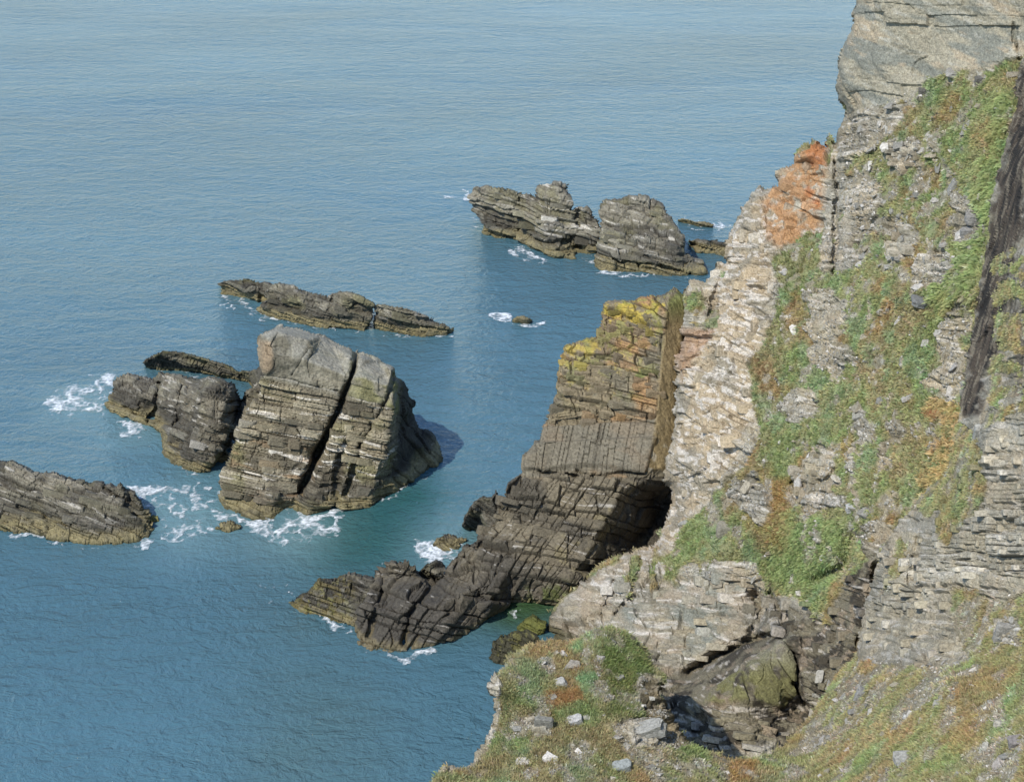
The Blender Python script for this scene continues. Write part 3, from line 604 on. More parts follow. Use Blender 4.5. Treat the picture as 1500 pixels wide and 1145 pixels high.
patch('shore_rock', [(421, 883, .2), (432, 874, .7), (454, 862, 1.4), (471, 849, 2.0), (498, 845, 2.2), (520, 846, 2.1), (548, 848, 2.1), (556, 880, 109.4), (545, 900, 108.3), (525, 917, 'w'), (500, 912, 'w'), (480, 906, 'w'), (445, 898, 'w'), (428, 889, 'w')], [(470, 875, 1.0), (510, 880, 1.1)],
      bedded((.2, .2, 1), (1, 0, -.2), [(.4, 1.2, .3, .3), (.15, .5, .12, .15)], .35, .4, 43), weedcol, g=1.15, thick=4, curl=(5, .5),
      label='flat rock covered in brown seaweed, outermost tip below the lichened pillar', category='rock', key='s4')
def weedall(P, X, Y, Nn, D, info):
    c = np.broadcast_to(np.array((.045, .042, .025)), P.shape).copy()
    return mixc(c, (.13, .12, .04), sstep(.5, .62, noise(P, .35, 61, 4, .65)) * .7)
wr = bedded((.3, .2, 1), (1, 0, -.2), [(.25, .5, .2, .2)], .45, .3, 47)
patch('shore_rock', [(716, 962, .3), (722, 944, .9), (738, 935, 1.3), (756, 930, 1.6), (775, 928, 1.8), (792, 935, 1.7), (795, 968, 99), (770, 972, 'w'), (740, 974, 'w'), (722, 972, 'w')], [(750, 950, .8)], wr, weedall, g=1.1, thick=3, curl=(5, .5),
      label='dark weed-covered rock in the water below the near grassy knoll', category='rock', key='s5')
patch('shore_rock', [(757, 918, .2), (768, 908, .6), (782, 904, .8), (800, 912, .8), (800, 930, 'w'), (775, 930, 'w'), (760, 925, 'w')], [], wr, lambda *a: mixc(weedall(*a), (.13, .14, .03), np.full(a[1].shape, .6)), g=1.1, thick=3, curl=(4, .4),
      label='olive green algae-covered rock at the mouth of the narrow inlet', category='rock', key='s6')
patch('awash_rock', [(311, 774, .2), (322, 765, .6), (338, 762, .7), (354, 768, .4), (350, 776, 'w'), (332, 779, 'w'), (316, 778, 'w')], [], wr, lambda P, X, Y, Nn, D, info: tide(weedall(P, X, Y, Nn, D, info), P, 1.0), g=1.1, thick=2, curl=(4, .3),
      label='small tan rock in the surf at the foot of the tall stack', category='rock', key='s7')
patch('awash_rock', [(215, 760, .3), (222, 754, .6), (232, 756, .4), (234, 762, 'w'), (224, 765, 'w')], [], wr, lambda P, X, Y, Nn, D, info: shade(weedall(P, X, Y, Nn, D, info), 0 * X + 2.2), g=.9, thick=1.5, curl=(3, .2),
      label='tiny brown rock in the foam off the tip of the left islet', category='rock', key='s8')
# ------------------------------------------------------------------ main cliff
cl_out = [(1262, -260, 128), (1258, -60, 126), (1252, 0, 125), (1247, 21, 124.5), (1245, 45, 124), (1233, 73, 123.6), (1226, 92, 123.4), (1224, 129, 123.8), (1230, 148, 124.2), (1237, 161, 124.5), (1234, 175, 124.6), (1228, 190, 124.8), (1223, 205, 125), (1219, 199, 125.4), (1211, 199, 125.5), (1209, 215, 125.5), (1198, 212, 125.2), (1195, 203, 125.2), (1190, 204, 125.2), (1187, 211, 125.2), (1170, 213, 125.8), (1161, 227, 126), (1160, 237, 126), (1139, 250, 126.2), (1137, 269, 125.8),
  (1121, 276, 126), (1114, 270, 126), (1102, 277, 125.6), (1101, 290, 125), (1086, 303, 125), (1072, 331, 124.2), (1069, 342, 123.8), (1065, 358, 123.5), (1063, 386, 122.8), (1050, 386, 123.4), (1045, 395, 123.2), (1033, 412, 122.4), (1024, 408, 122.8), (1007, 408, 123.2), (1000, 425, 122.8), (1002, 470, 121.2), (993, 522, 119.8), (987, 590, 118), (985, 640, 117), (972, 690, 116.3), (968, 706, 116), (981, 716, 115.5),
  (982, 735, 114.8), (979, 750, 114.2), (963, 778, 112.6), (962, 790, 112), (943, 801, 111.8), (905, 812, 111.4), (880, 822, 111), (862, 840, 110.6), (845, 857, 110), (828, 868, 109.4), (812, 890, 108), (802, 905, 107.2), (790, 925, 'w'), (775, 945, 'w'), (790, 980, -1, 'm'), (870, 1010, 96, 'm'), (940, 1060, 92, 'm'), (980, 1130, 88, 'm'), (1200, 1140, 85, 'm'), (1300, 1060, 84, 'm'), (1360, 900, 86, 'm'), (1480, 760, 88, 'm'), (1540, 500, 93, 'm'), (1560, 200, 102, 'm'), (1620, 0, 107, 'm'), (1620, -260, 111, 'm')]
cl_ctrl = [(1350, -200, 123), (1300, 0, 120.8), (1300, 60, 120.3), (1300, 120, 119.8), (1345, 118, 118), (1420, 40, 116.5), (1500, 20, 113), (1500, 85, 112), (1420, 95, 114.5), (1560, 100, 109),
  (1240, 220, 122), (1225, 300, 119.6), (1215, 400, 115.5), (1190, 240, 124), (1165, 290, 122.8), (1195, 320, 121), (1130, 330, 121.8), (1100, 400, 119.3), (1110, 330, 122.3), (1050, 500, 116.8), (1020, 480, 119.2), (1030, 430, 120.6), (1100, 500, 115.5), (1040, 600, 113.6), (1100, 600, 111.6), (1010, 680, 112.8), (1060, 700, 110), (1000, 780, 110), (1130, 560, 112.2), (1150, 460, 115.6), (1160, 370, 119),
  (1150, 700, 105.8), (1200, 600, 107.2), (1180, 500, 111.6), (1230, 400, 113.8), (1270, 300, 115.5), (1300, 200, 116.4), (1380, 130, 115.8), (1450, 110, 112.5), (1450, 200, 108.6), (1380, 260, 111.5), (1400, 350, 105.8), (1300, 420, 107.6), (1400, 480, 100.8), (1350, 540, 101), (1395, 600, 97), (1300, 600, 101), (1250, 700, 99.3), (1350, 700, 94.3), (1300, 760, 94.5), (1200, 790, 98.5), (1130, 790, 102.5),
  (1100, 820, 104), (1050, 830, 105), (1150, 862, 100.5), (1110, 875, 103), (1000, 840, 107), (940, 840, 108.5), (880, 860, 108), (900, 900, 105.5), (960, 900, 104), (850, 910, 106.2), (1000, 940, 101.5), (1050, 920, 101.5), (1100, 905, 101.5), (960, 965, 100), (1000, 985, 99),
  (1060, 960, 98.5), (1120, 940, 97), (1145, 938, 93.5), (1100, 975, 92.5), (1050, 1020, 91.5), (1160, 990, 92.5), (1140, 1030, 91.5), (1165, 1035, 93.5), (1180, 1020, 91), (1100, 1070, 89), (1020, 1060, 91), (1180, 930, 95), (1210, 880, 95.5), (1190, 850, 97.5), (1270, 800, 94), (1255, 860, 92.5), (1240, 930, 91), (1200, 1000, 90),
  (1430, 430, 99.5), (1440, 300, 105), (1480, 150, 109)]
R_WHITE = [(1060, 340), (1105, 290), (1140, 300), (1130, 400), (1125, 480), (1100, 540), (1105, 610), (1080, 660), (1060, 700), (1010, 760), (985, 800), (880, 830), (960, 770), (985, 700), (990, 600), (1000, 500), (1040, 470)]
R_ROCKS = [  # bare rock within the turf
 [(1220, -300), (1700, -300), (1640, 60), (1500, 88), (1420, 104), (1360, 118), (1330, 150), (1240, 165), (1215, 120)],
 [(1235, 160), (1330, 150), (1310, 190), (1260, 230), (1240, 250), (1225, 330), (1215, 400), (1200, 400), (1205, 330), (1215, 240)],
 [(1230, 250), (1262, 250), (1300, 280), (1295, 330), (1270, 355), (1245, 385), (1215, 400), (1222, 330)],
 [(960, 480), (1000, 405), (1060, 380), (1080, 300), (1150, 230), (1215, 200), (1212, 330), (1165, 345), (1135, 375), (1142, 440), (1125, 490), (1095, 540), (1105, 610), (1118, 640), (1090, 680), (1060, 720), (1000, 775), (985, 812), (930, 830), (880, 880), (840, 850), (960, 790), (960, 700)],
 [(1290, 215), (1345, 205), (1352, 250), (1310, 258)], [(1215, 350), (1250, 345), (1262, 390), (1238, 400), (1212, 395)],
 [(1290, 330), (1335, 310), (1345, 375), (1290, 390)], [(1380, 268), (1402, 262), (1440, 330), (1435, 350), (1400, 350)], [(1335, 372), (1395, 360), (1400, 395), (1385, 410), (1345, 440), (1330, 430)],
 [(1180, 425), (1225, 415), (1240, 470), (1215, 545), (1190, 530), (1178, 480)], [(1215, 510), (1232, 490), (1250, 530), (1222, 560)], [(1145, 575), (1170, 570), (1205, 585), (1200, 612), (1150, 612)],
 [(1160, 700), (1180, 650), (1210, 650), (1232, 700), (1225, 740), (1180, 752), (1160, 728)], [(1250, 590), (1270, 600), (1262, 680), (1250, 760), (1240, 740)], [(1295, 610), (1312, 605), (1310, 660), (1290, 700), (1285, 680)],
 [(1390, 440), (1420, 430), (1412, 570), (1370, 590), (1362, 560)], [(1370, 520), (1400, 515), (1410, 600), (1365, 590)], [(1265, 760), (1330, 770), (1310, 860), (1270, 870)],
 [(980, 825), (1050, 815), (1110, 822), (1120, 868), (1165, 875), (1200, 900), (1290, 790), (1300, 900), (1260, 1150), (940, 1150), (780, 1000), (780, 930), (850, 850), (930, 812)],
 [(1080, 700), (1110, 690), (1130, 740), (1120, 780), (1060, 800), (1060, 750)]]
G_SPECK = [(1000, 800), (1060, 730), (1110, 760), (1110, 820), (1020, 815), (985, 850), (965, 850)]
def cliff_rock(P, X, Y):
    m = np.zeros(X.shape)
    PX = np.stack([X * .05, Y * .05, 0 * X], -1)
    wa = (noise(PX, 1.1, 303, 4, .6) - .5) * 60; wb = (noise(PX, 1.1, 313, 4, .6) - .5) * 60
    for i, q in enumerate(R_ROCKS): k = .25 if i in (0, 1, 3) or i == len(R_ROCKS) - 2 else 1.0; m = np.maximum(m, soft(X + wa * k, Y + wb * k, q, 9))
    n1 = noise(PX, 1.0, 3, 4, .6); n2 = noise(PX, (.35, .8, 1), 23, 3, .6)
    m = m * 1.02 + (n1 - .5) * 1.1 - .10
    m = np.maximum(m, sstep(.68, .75, n2) * .9)          # small bare spots
    m = m - soft(X, Y, G_SPECK, 8) * .7
    m = m - .9 * sstep(.50, .62, noise(PX, 1.4, 53, 3)) * soft(X, Y, [(1000, 400), (1062, 400), (1050, 480), (1005, 480)], 8)
    m = m - .7 * sstep(.5, .6, noise(PX, (.5, 2, 1), 61, 3)) * soft(X, Y, [(880, 830), (1000, 780), (1060, 830), (1000, 850), (900, 880)], 8)
    m = m - .7 * soft(X, Y, [(1180, 870), (1225, 860), (1212, 912), (1195, 905)], 5)
    return sstep(.42, .56, m)
NC, SC = (.08, .34, .93), (1, .0, -.08)
def cl_rel(P, X, Y, Nn):
    rk = cliff_rock(P, X, Y)
    D, info = bedded(NC, SC, [(.85, 2.2, .50, .45), (.33, 1.0, .24, .22), (.15, .45, .10, .09)], .16, 1.2, 51)(P, X, Y, Nn)
    mk = sstep(.44, .6, noise(P, 3.2, 77, 3)); mk2 = sstep(.5, .62, noise(P, 2.2, 87, 3))
    oa, la, ga, _ = strata(P, (.45, .30, .80), (.8, 0, -.5), .6, 1.3, 61, .8); ob, lb, gb, _ = strata(P, (-.4, .35, .85), (.8, .1, .4), .42, .8, 62, .9); oc, lc, gc, _ = strata(P, (.9, .1, .3), (0, .4, .9), .5, 1.1, 63, .6)
    Da = (oa - .5) * .5 + (la - .5) * .4 - ga * .16 + (ob - .5) * .22; Db = (ob - .5) * .45 + (lb - .5) * .2 - gb * .12 + (oc - .5) * .4 - gc * .1
    rough_ = (noise(P, .8, 9, 4, .65) - .5) * .5
    D = D * (1 - mk * .85) + (Da + rough_) * mk * .85; D = D * (1 - mk2 * .75) + (Db + rough_) * mk2 * .75
    info['g'] = info['g'] * (1 - mk) + ga * mk * .8; info['lay'] = info['lay'] * (1 - mk * .7) + la * mk * .7
    head = soft(X, Y, R_ROCKS[0], 8)
    Dh = (noise(P, (5, 5, 1.6), 3, 3) - .5) * .5 + (noise(P, 1.2, 5, 4, .65) - .5) * .7
    oh, lh, gh, _ = strata(P, (.10, .24, .96), (1, 0, -.1), 1.1, 3.5, 9); Dh = Dh + (oh - .5) * .35 + (lh - .5) * .15 - gh * .03
    D = D * (1 - head) + Dh * head; info['head'] = head; info['g'] = info['g'] * (1 - head * .85)
    led = soft(X, Y, [(800, 930), (850, 855), (940, 810), (1050, 825), (1120, 870), (1080, 920), (1000, 985), (900, 950)], 10)
    o, l, g, _ = strata(P, (.05, .42, .9), (1, 0, 0), .8, 2.2, 17); o5, l5, g5, _ = strata(P, (.05, .42, .9), (1, 0, 0), .28, .9, 18)
    Dl = (o - .5) * .5 + (l - .5) * .6 - g * .28 + (o5 - .5) * .2 + (l5 - .5) * .2 - g5 * .08 + (noise(P, .8, 7, 4, .6) - .5) * .35
    D = D * (1 - led) + Dl * led; info['led'] = led
    tri = soft(X, Y, [(1148, 938), (1160, 960), (1165, 1010), (1150, 1035), (1110, 1030), (1030, 1030), (1060, 1000), (1100, 965)], 3)
    ot, lt, gt_, _ = strata(P, (.6, -.3, .7), (.7, 0, -.6), .35, 1.5, 19); D = D * (1 - tri) + tri * (.35 + (ot - .5) * .25 + (lt - .5) * .2 - gt_ * .12 + (noise(P, .7, 3, 4) - .5) * .35); info['tri'] = tri
    gr = (noise(P, 2.0, 6, 4, .6) - .5) * .8 + (noise(P, .45, 8, 2) - .5) * .22
    D = D * rk + gr * (1 - rk) - .1 * (1 - rk); info['rk'] = rk; info['g'] = info['g'] * rk
    return D, info
def turf(P, X, Y, seed=0):
    a = noise(P, 1.7, seed + 3, 4, .6); b = noise(P, .45, seed + 8, 3, .6); e = noise(P, 3.0, seed + 15, 3)
    c = np.broadcast_to(np.array((.215, .215, .105)), P.shape).copy()
    c = mixc(c, (.165, .21, .085), sstep(.46, .64, a) * .8); c = mixc(c, (.25, .20, .11), sstep(.48, .70, noise(P, 2.0, seed + 21, 4)) * .75)
    c = mixc(c, (.17, .24, .13), sstep(.54, .68, noise(P, 1.3, seed + 33, 3)) * .6)
    c = mixc(c, (.27, .165, .08), sstep(.56, .70, noise(P, 2.1, seed + 45, 4)) * .55)
    g_ = c.mean(-1, keepdims=True); c = c * .95 + g_ * np.array((1.02, 1.0, .72)) * .05
    return shade(c, .75 + .5 * b)
def grit(P, seed=0):
    b = noise(P, .25, seed + 2, 3, .7); c = np.broadcast_to(np.array((.235, .205, .155)), P.shape).copy()
    c = mixc(c, (.40, .38, .33), sstep(.58, .66, b)); return shade(c, .7 + .6 * noise(P, .8, seed + 9, 3))
def cliffstone(P, X, Y, Nn, D, info, n=NC, s=SC, seed=60, quartz=.6):
    a = noise(P, 2.6, seed, 4, .6); b = noise(P, .55, seed + 4, 3, .6)
    c = np.broadcast_to(np.array((.34, .295, .205)), P.shape).copy()
    c = mixc(c, (.215, .205, .165), sstep(.45, .6, a) * .7); c = mixc(c, (.40, .33, .23), sstep(.5, .65, noise(P, 1.5, seed + 30, 3)) * .65)
    c = mixc(c, (.42, .40, .34), sstep(.45, .7, info['off'] * .5 + b * .5) * .5)
    c = shade(c, .8 + .35 * np.asarray(info['lay']) + .5 * (b - .5))
    c = mixc(c, (.70, .66, .60), streaks(P, n, s, 1.5, .16, .62, .70, seed) * quartz)
    return mixc(c, (.06, .055, .045), info['g'] * .5)
def cl_col(P, X, Y, Nn, D, info):
    c = cliffstone(P, X, Y, Nn, D, info, quartz=.5)
    b = noise(P, .6, 88, 4, .6); a = noise(P, 1.6, 81, 3)
    w = soft(X, Y, R_WHITE, 14)
    wh = np.broadcast_to(np.array((.40, .325, .22)), P.shape).copy(); wh = mixc(wh, (.23, .215, .17), sstep(.5, .6, a) * .7)
    wh = mixc(wh, (.62, .58, .52), np.maximum(streaks(P, NC, SC, .9, .22, .57, .64, 71), sstep(.64, .69, noise(P, .5, 73, 3))) * .7)
    wh = mixc(wh, (.07, .06, .05), info['g'] * .4)
    c = c * (1 - w)[..., None] + wh * w[..., None]
    org = soft(X, Y, [(1185, 205), (1215, 210), (1205, 300), (1195, 335), (1150, 365), (1125, 350), (1118, 300), (1142, 262), (1165, 225)], 9)
    c = mixc(c, (.40, .22, .10), org * sstep(.36, .58, b + .07) * .85); c = mixc(c, (.36, .13, .045), org * sstep(.5, .6, a) * .7 * soft(X, Y, [(1180, 200), (1215, 205), (1205, 320), (1180, 320)], 6))
    c = mixc(c, (.36, .22, .13), soft(X, Y, [(1000, 480), (1045, 480), (1020, 530), (1000, 560), (990, 520)], 6) * .7)
    c = mixc(c, (.20, .215, .185), info['led'] * sstep(.40, .66, noise(P, (2.6, 2.6, .7), 99, 4, .6)) * .8 * soft(X, Y, [(900, 830), (1130, 830), (1130, 960), (900, 960)], 30))
    c = mixc(c, (.36, .29, .21), info['led'] * sstep(.46, .68, noise(P, (2, 2, .6), 119, 4, .6)) * .6); c = mixc(c, (.60, .56, .50), info['led'] * streaks(P, (.05, .42, .9), (1, 0, 0), 2.4, .14, .64, .72, 44) * .8)
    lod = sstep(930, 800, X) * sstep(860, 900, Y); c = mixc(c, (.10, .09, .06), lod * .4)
    # headland: smooth grey-green rock with slanting veils
    h = info['head']; Q = np.stack([P[..., 0] * .25, P[..., 1] * .25, P[..., 2] * 1.1 + P[..., 0] * .18], -1)
    hc = np.broadcast_to(np.array((.33, .305, .23)), P.shape).copy(); hc = mixc(hc, (.20, .21, .18), sstep(.48, .62, noise(Q, 1, 5, 4, .6)) * .85)
    hc = mixc(hc, (.42, .33, .22), sstep(.56, .66, noise(Q, .8, 25, 4, .6)) * .5); hc = mixc(hc, (.43, .42, .36), sstep(.6, .7, noise(Q, .3, 35, 4, .6)) * .5)
    hc = shade(hc, .82 + .3 * noise(P, .5, 305, 4, .65))
    c = c * (1 - h)[..., None] + hc * h[..., None]
    # dark gully rock, with the shadowy blackness of crevices painted in
    dk = np.maximum(soft(X, Y, [(1130, 870), (1180, 900), (1200, 870), (1250, 800), (1262, 760), (1285, 830), (1290, 900), (1262, 960), (1200, 1080), (1000, 1120), (930, 940), (1000, 985), (1060, 950), (1120, 915)], 12), 0)
    dc = np.broadcast_to(np.array((.185, .165, .115)), P.shape).copy(); dc = mixc(dc, (.035, .030, .024), sstep(.45, .58, noise(P, 1.3, 131, 4, .62)) * .85)
    dc = mixc(dc, (.26, .21, .15), sstep(.56, .66, noise(P, .8, 141, 3)) * .8); dc = mixc(dc, (.50, .46, .40), streaks(P, NC, SC, 1.3, .17, .63, .72, 91) * .65)
    dc = mixc(dc, (.17, .165, .07), info['tri'] * sstep(.35, .5, b) * .9); dc = mixc(dc, (.27, .25, .2), info['tri'] * sstep(1000, 940, Y) * .6)
    c = c * (1 - dk)[..., None] + dc * dk[..., None]
    tf = turf(P, X, Y)
    tf = mixc(tf, (.13, .19, .07), soft(X, Y, [(1150, 750), (1240, 770), (1240, 830), (1200, 865), (1110, 860), (1120, 810)], 20) * .6)
    tf = mixc(tf, (.24, .14, .055), soft(X, Y, [(1110, 700), (1160, 700), (1150, 800), (1110, 810), (1090, 760)], 14) * .55)
    tf = mixc(tf, (.135, .19, .07), soft(X, Y, [(1350, 400), (1420, 330), (1470, 130), (1490, 160), (1440, 400), (1400, 480)], 12) * .5)
    gt = grit(P, 5); gm = sstep(.52, .62, noise(P, 1.2, 151, 4, .6) + .12 * soft(X, Y, [(1300, 190), (1420, 150), (1400, 260), (1330, 400), (1240, 420), (1240, 300)], 25) - .06)
    tf = tf * (1 - gm * .8)[..., None] + gt * (gm * .8)[..., None]; info['grit'] = gm
    rk = info['rk']; info['grass'] = (1 - rk) * (1 - gm * .8)
    c = c * rk[..., None] + tf * (1 - rk)[..., None]
    z = P[..., 2]
    c = mixc(c, (.07, .065, .03), (1 - sstep(.3, .9, z + (b - .5))) * .8)
    CLI['grass'] = info['grass']; return c
CLI = {}
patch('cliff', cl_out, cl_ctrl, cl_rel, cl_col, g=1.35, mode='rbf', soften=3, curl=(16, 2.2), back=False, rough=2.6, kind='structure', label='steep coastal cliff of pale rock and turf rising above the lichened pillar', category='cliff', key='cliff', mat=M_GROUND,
      parts=[('headland', [(1200, -300), (1700, -300), (1700, 60), (1500, 88), (1420, 104), (1360, 118), (1330, 150), (1240, 165), (1200, 120)]),
             ('iron_stained_crag', [(1185, 195), (1215, 200), (1208, 300), (1195, 335), (1150, 365), (1125, 350), (1110, 300), (1135, 255), (1160, 215)]),
             ('pale_crag', [(960, 480), (995, 400), (1060, 370), (1070, 290), (1110, 300), (1125, 350), (1142, 440), (1125, 490), (1095, 540), (1105, 610), (1118, 640), (1090, 680), (1060, 720), (1000, 775), (985, 812), (930, 820), (960, 700)]),
             ('tilted_slab', [(1148, 938), (1160, 960), (1165, 1010), (1150, 1035), (1110, 1030), (1030, 1030), (1060, 1000), (1100, 965)]),
             ('rock_ledges', [(770, 950), (850, 840), (930, 812), (1050, 815), (1110, 822), (1125, 880), (1085, 925), (1000, 985), (900, 1000)])],
      cracks=[([(1223, 200), (1226, 290), (1222, 400)], 4, 1.2), ([(1160, 1000), (1185, 1040), (1195, 1060)], 4, 1.8), ([(1145, 935), (1165, 965), (1168, 1010)], 4, 1.2), ([(1250, 790), (1240, 830), (1200, 850)], 9, 1.3), ([(1285, 830), (1278, 900), (1262, 940)], 6, 1.5),
              ([(1010, 985), (1060, 955), (1110, 935), (1142, 930)], 7, 2.6), ([(1100, 925), (1120, 890), (1105, 870)], 6, 1.6), ([(1130, 870), (1148, 900), (1152, 930)], 5, 1.6), ([(1485, 35), (1487, 60), (1492, 88)], 1.6, .5), 
              ([(1160, 705), (1185, 712), (1215, 700), (1222, 690)], 3, .8), ([(940, 820), (925, 870), (900, 900)], 2, .5), ([(900, 850), (880, 900)], 2, .5), ([(1060, 380), (1052, 420), (1040, 460)], 3, .7)])
PATCH['cliff'].grass = CLI['grass']
# ------------------------------------------------------------------ near slope, knoll and right-hand wall
ns_out = [(560, 1400, 64, 'm'), (600, 1250, 69), (628, 1145, 73), (641, 1125, 74), (653, 1118, 74), (680, 1119, 74.5), (692, 1116, 75), (694, 1100, 76), (705, 1080, 77), (718, 1065, 77.5), (724, 1045, 78), (722, 1003, 79), (729, 984, 80), (742, 972, 80.5), (744, 960, 81), (760, 953, 81.5), (777, 940, 82), (806, 935, 82.5), (838, 936, 82.8), (858, 925, 83), (876, 919, 83.2), (895, 915, 83.2), (908, 919, 83), (927, 930, 83), (943, 946, 82.6), (959, 968, 82), (978, 990, 81), (972, 1010, 80), (985, 1041, 79), (1011, 1086, 77.5), (1036, 1099, 77), (1071, 1112, 77), (1100, 1111, 78), (1128, 1102, 79.5), (1148, 1089, 81), (1170, 1067, 82.5), (1189, 1048, 83.5), (1205, 1016, 84.5), (1224, 990, 86), (1244, 966, 87),
  (1254, 950, 87.5), (1260, 920, 88.5), (1266, 880, 90), (1275, 850, 91), (1290, 800, 92.2, 'm'), (1330, 745, 92.2, 'm'), (1385, 690, 91.6, 'm'), (1404, 612, 96.2, 'm'), (1408, 560, 98), (1422, 480, 100), (1440, 350, 104), (1462, 240, 106.8), (1480, 180, 108), (1490, 110, 110.4), (1494, 92, 111), (1530, 40, 111, 'm'), (1600, 0, 104, 'm'), (1640, -260, 100, 'm'), (2500, -260, 66, 'm'), (2500, 1400, 34, 'm')]
ns_ctrl = [(740, 1000, 78.8), (800, 960, 81), (800, 1030, 78), (876, 960, 80.8), (850, 1000, 79.3), (700, 1145, 73.3), (750, 1100, 75.5), (850, 1100, 75), (930, 960, 81.5), (920, 1020, 78.8), (960, 1060, 77.6), (900, 1080, 75.8), (1000, 1145, 74.2), (1100, 1145, 75.2), (850, 1200, 70), (700, 1250, 69), (1000, 1250, 68), (1200, 1250, 66),
  (1200, 1070, 80.5), (1200, 1145, 74.5), (1280, 1000, 79.5), (1260, 960, 84.5), (1400, 1000, 72.8), (1500, 1145, 63), (1350, 1145, 68), (1500, 1000, 70.5), (1500, 940, 73), (1400, 960, 77.5), (1300, 940, 84), (1400, 850, 82.5), (1500, 850, 77), (1500, 750, 79), (1400, 760, 84.5), (1300, 850, 88), (1330, 800, 88.5), (1420, 700, 85), (1440, 640, 86.6), (1440, 600, 89), (1500, 640, 82),
  (1450, 500, 92.8), (1470, 400, 94.6), (1500, 500, 86), (1500, 400, 87), (1500, 250, 93.5), (1485, 250, 99), (1600, 600, 77), (1600, 300, 80), (1600, 900, 68), (1650, 1200, 51), (2100, 600, 58), (2100, 1000, 46), (2100, 0, 68)]
R_NEAR = [[(1262, 880), (1300, 790), (1310, 770), (1345, 745), (1360, 760), (1410, 700), (1430, 640), (1500, 590), (1560, 560), (1700, 560), (1700, 830), (1500, 870), (1470, 880), (1400, 860), (1390, 900), (1420, 970), (1330, 975), (1255, 965)],
  [(1404, 615), (1408, 560), (1440, 350), (1462, 240), (1485, 100), (1560, 40), (1800, -200), (1800, 400), (1520, 380), (1500, 590), (1450, 610), (1440, 640)],
  [(935, 985), (960, 985), (985, 1010), (1000, 1070), (1010, 1090), (985, 1095), (955, 1070), (940, 1030)],
  [(700, 1060), (728, 985), (736, 1000), (728, 1060), (712, 1100), (690, 1118), (640, 1130), (660, 1118), (700, 1100)],
  [(780, 1045), (805, 1050), (808, 1075), (780, 1075)], [(900, 1055), (950, 1050), (1000, 1080), (995, 1105), (930, 1085)], [(1455, 905), (1490, 905), (1495, 945), (1455, 940)]]
DARK_STRIP = [(1404, 612), (1406, 560), (1420, 480), (1440, 350), (1462, 240), (1482, 120), (1496, 90), (1510, 180), (1500, 250), (1500, 300), (1484, 370), (1478, 430), (1466, 500), (1440, 560), (1432, 608)]
NW_, SW_ = (.02, .44, .90), (1, 0, -.02)
def near_rock(P, X, Y):
    m = np.zeros(X.shape)
    for q in R_NEAR: m = np.maximum(m, soft(X, Y, q, 8))
    PX = np.stack([X * .05, Y * .05, 0 * X], -1)
    m = m * 1.1 + (noise(PX, 1.1, 203, 4, .6) - .5) * .9
    m = m - .9 * soft(X, Y, [(1385, 700), (1425, 640), (1440, 660), (1445, 720), (1420, 760), (1385, 800), (1370, 780)], 8)
    m = m - 1.0 * sstep(.40, .52, noise(PX, (1.2, .6, 1), 231, 3)) * soft(X, Y, [(1455, 380), (1600, 300), (1600, 600), (1450, 600)], 12)
    m = m - .8 * soft(X, Y, [(1290, 870), (1315, 780), (1335, 800), (1310, 870)], 6)
    return sstep(.45, .56, m)
def ns_rel(P, X, Y, Nn):
    rk = near_rock(P, X, Y)
    D, info = bedded(NW_, SW_, [(.62, 1.7, .50, .42), (.26, .8, .26, .26), (.11, .4, .08, .08)], .14, .9, 151)(P, X, Y, Nn)
    mk = sstep(.45, .6, noise(P, 2.4, 177, 3))
    oa, la, ga, _ = strata(P, (.40, .40, .80), (.8, 0, -.5), .4, .9, 161, .8); oc, lc, gc, _ = strata(P, (.9, -.1, .3), (0, .4, .9), .45, 1.0, 163, .6)
    Da = (oa - .5) * .4 + (la - .5) * .3 - ga * .14 + (oc - .5) * .3 - gc * .1 + (noise(P, .7, 9, 4, .65) - .5) * .4
    D = D * (1 - mk * .8) + Da * mk * .8; info['g'] = info['g'] * (1 - mk) + ga * mk * .8
    PX = np.stack([X * .05, Y * .05, 0 * X], -1)
    ds = soft(X + (noise(PX, .8, 5, 4, .6) - .5) * 44 - 4, Y, DARK_STRIP + [], 6)
    o, l, g, _ = strata(P, (.8, .5, .5), (0, .3, 1), .5, 1.2, 33, 1.0); Dd = (o - .5) * .4 + (l - .5) * .3 - g * .1 + (noise(P, .9, 5, 5, .7) - .5) * .8
    sm = soft(X, Y, [(1450, 360), (1500, 250), (1700, 200), (1700, 600), (1500, 600)], 10)
    info['sm'] = sm
    D = D * (1 - ds) + Dd * ds; info['g'] = info['g'] * (1 - ds) + g * ds; info['ds'] = ds
    gr = (noise(P, 2.4, 206, 4, .6) - .5) * .95 + (noise(P, .35, 208, 3) - .5) * .36
    D = D * rk + gr * (1 - rk) - .08 * (1 - rk); info['rk'] = rk; info['g'] = info['g'] * rk
    return D, info
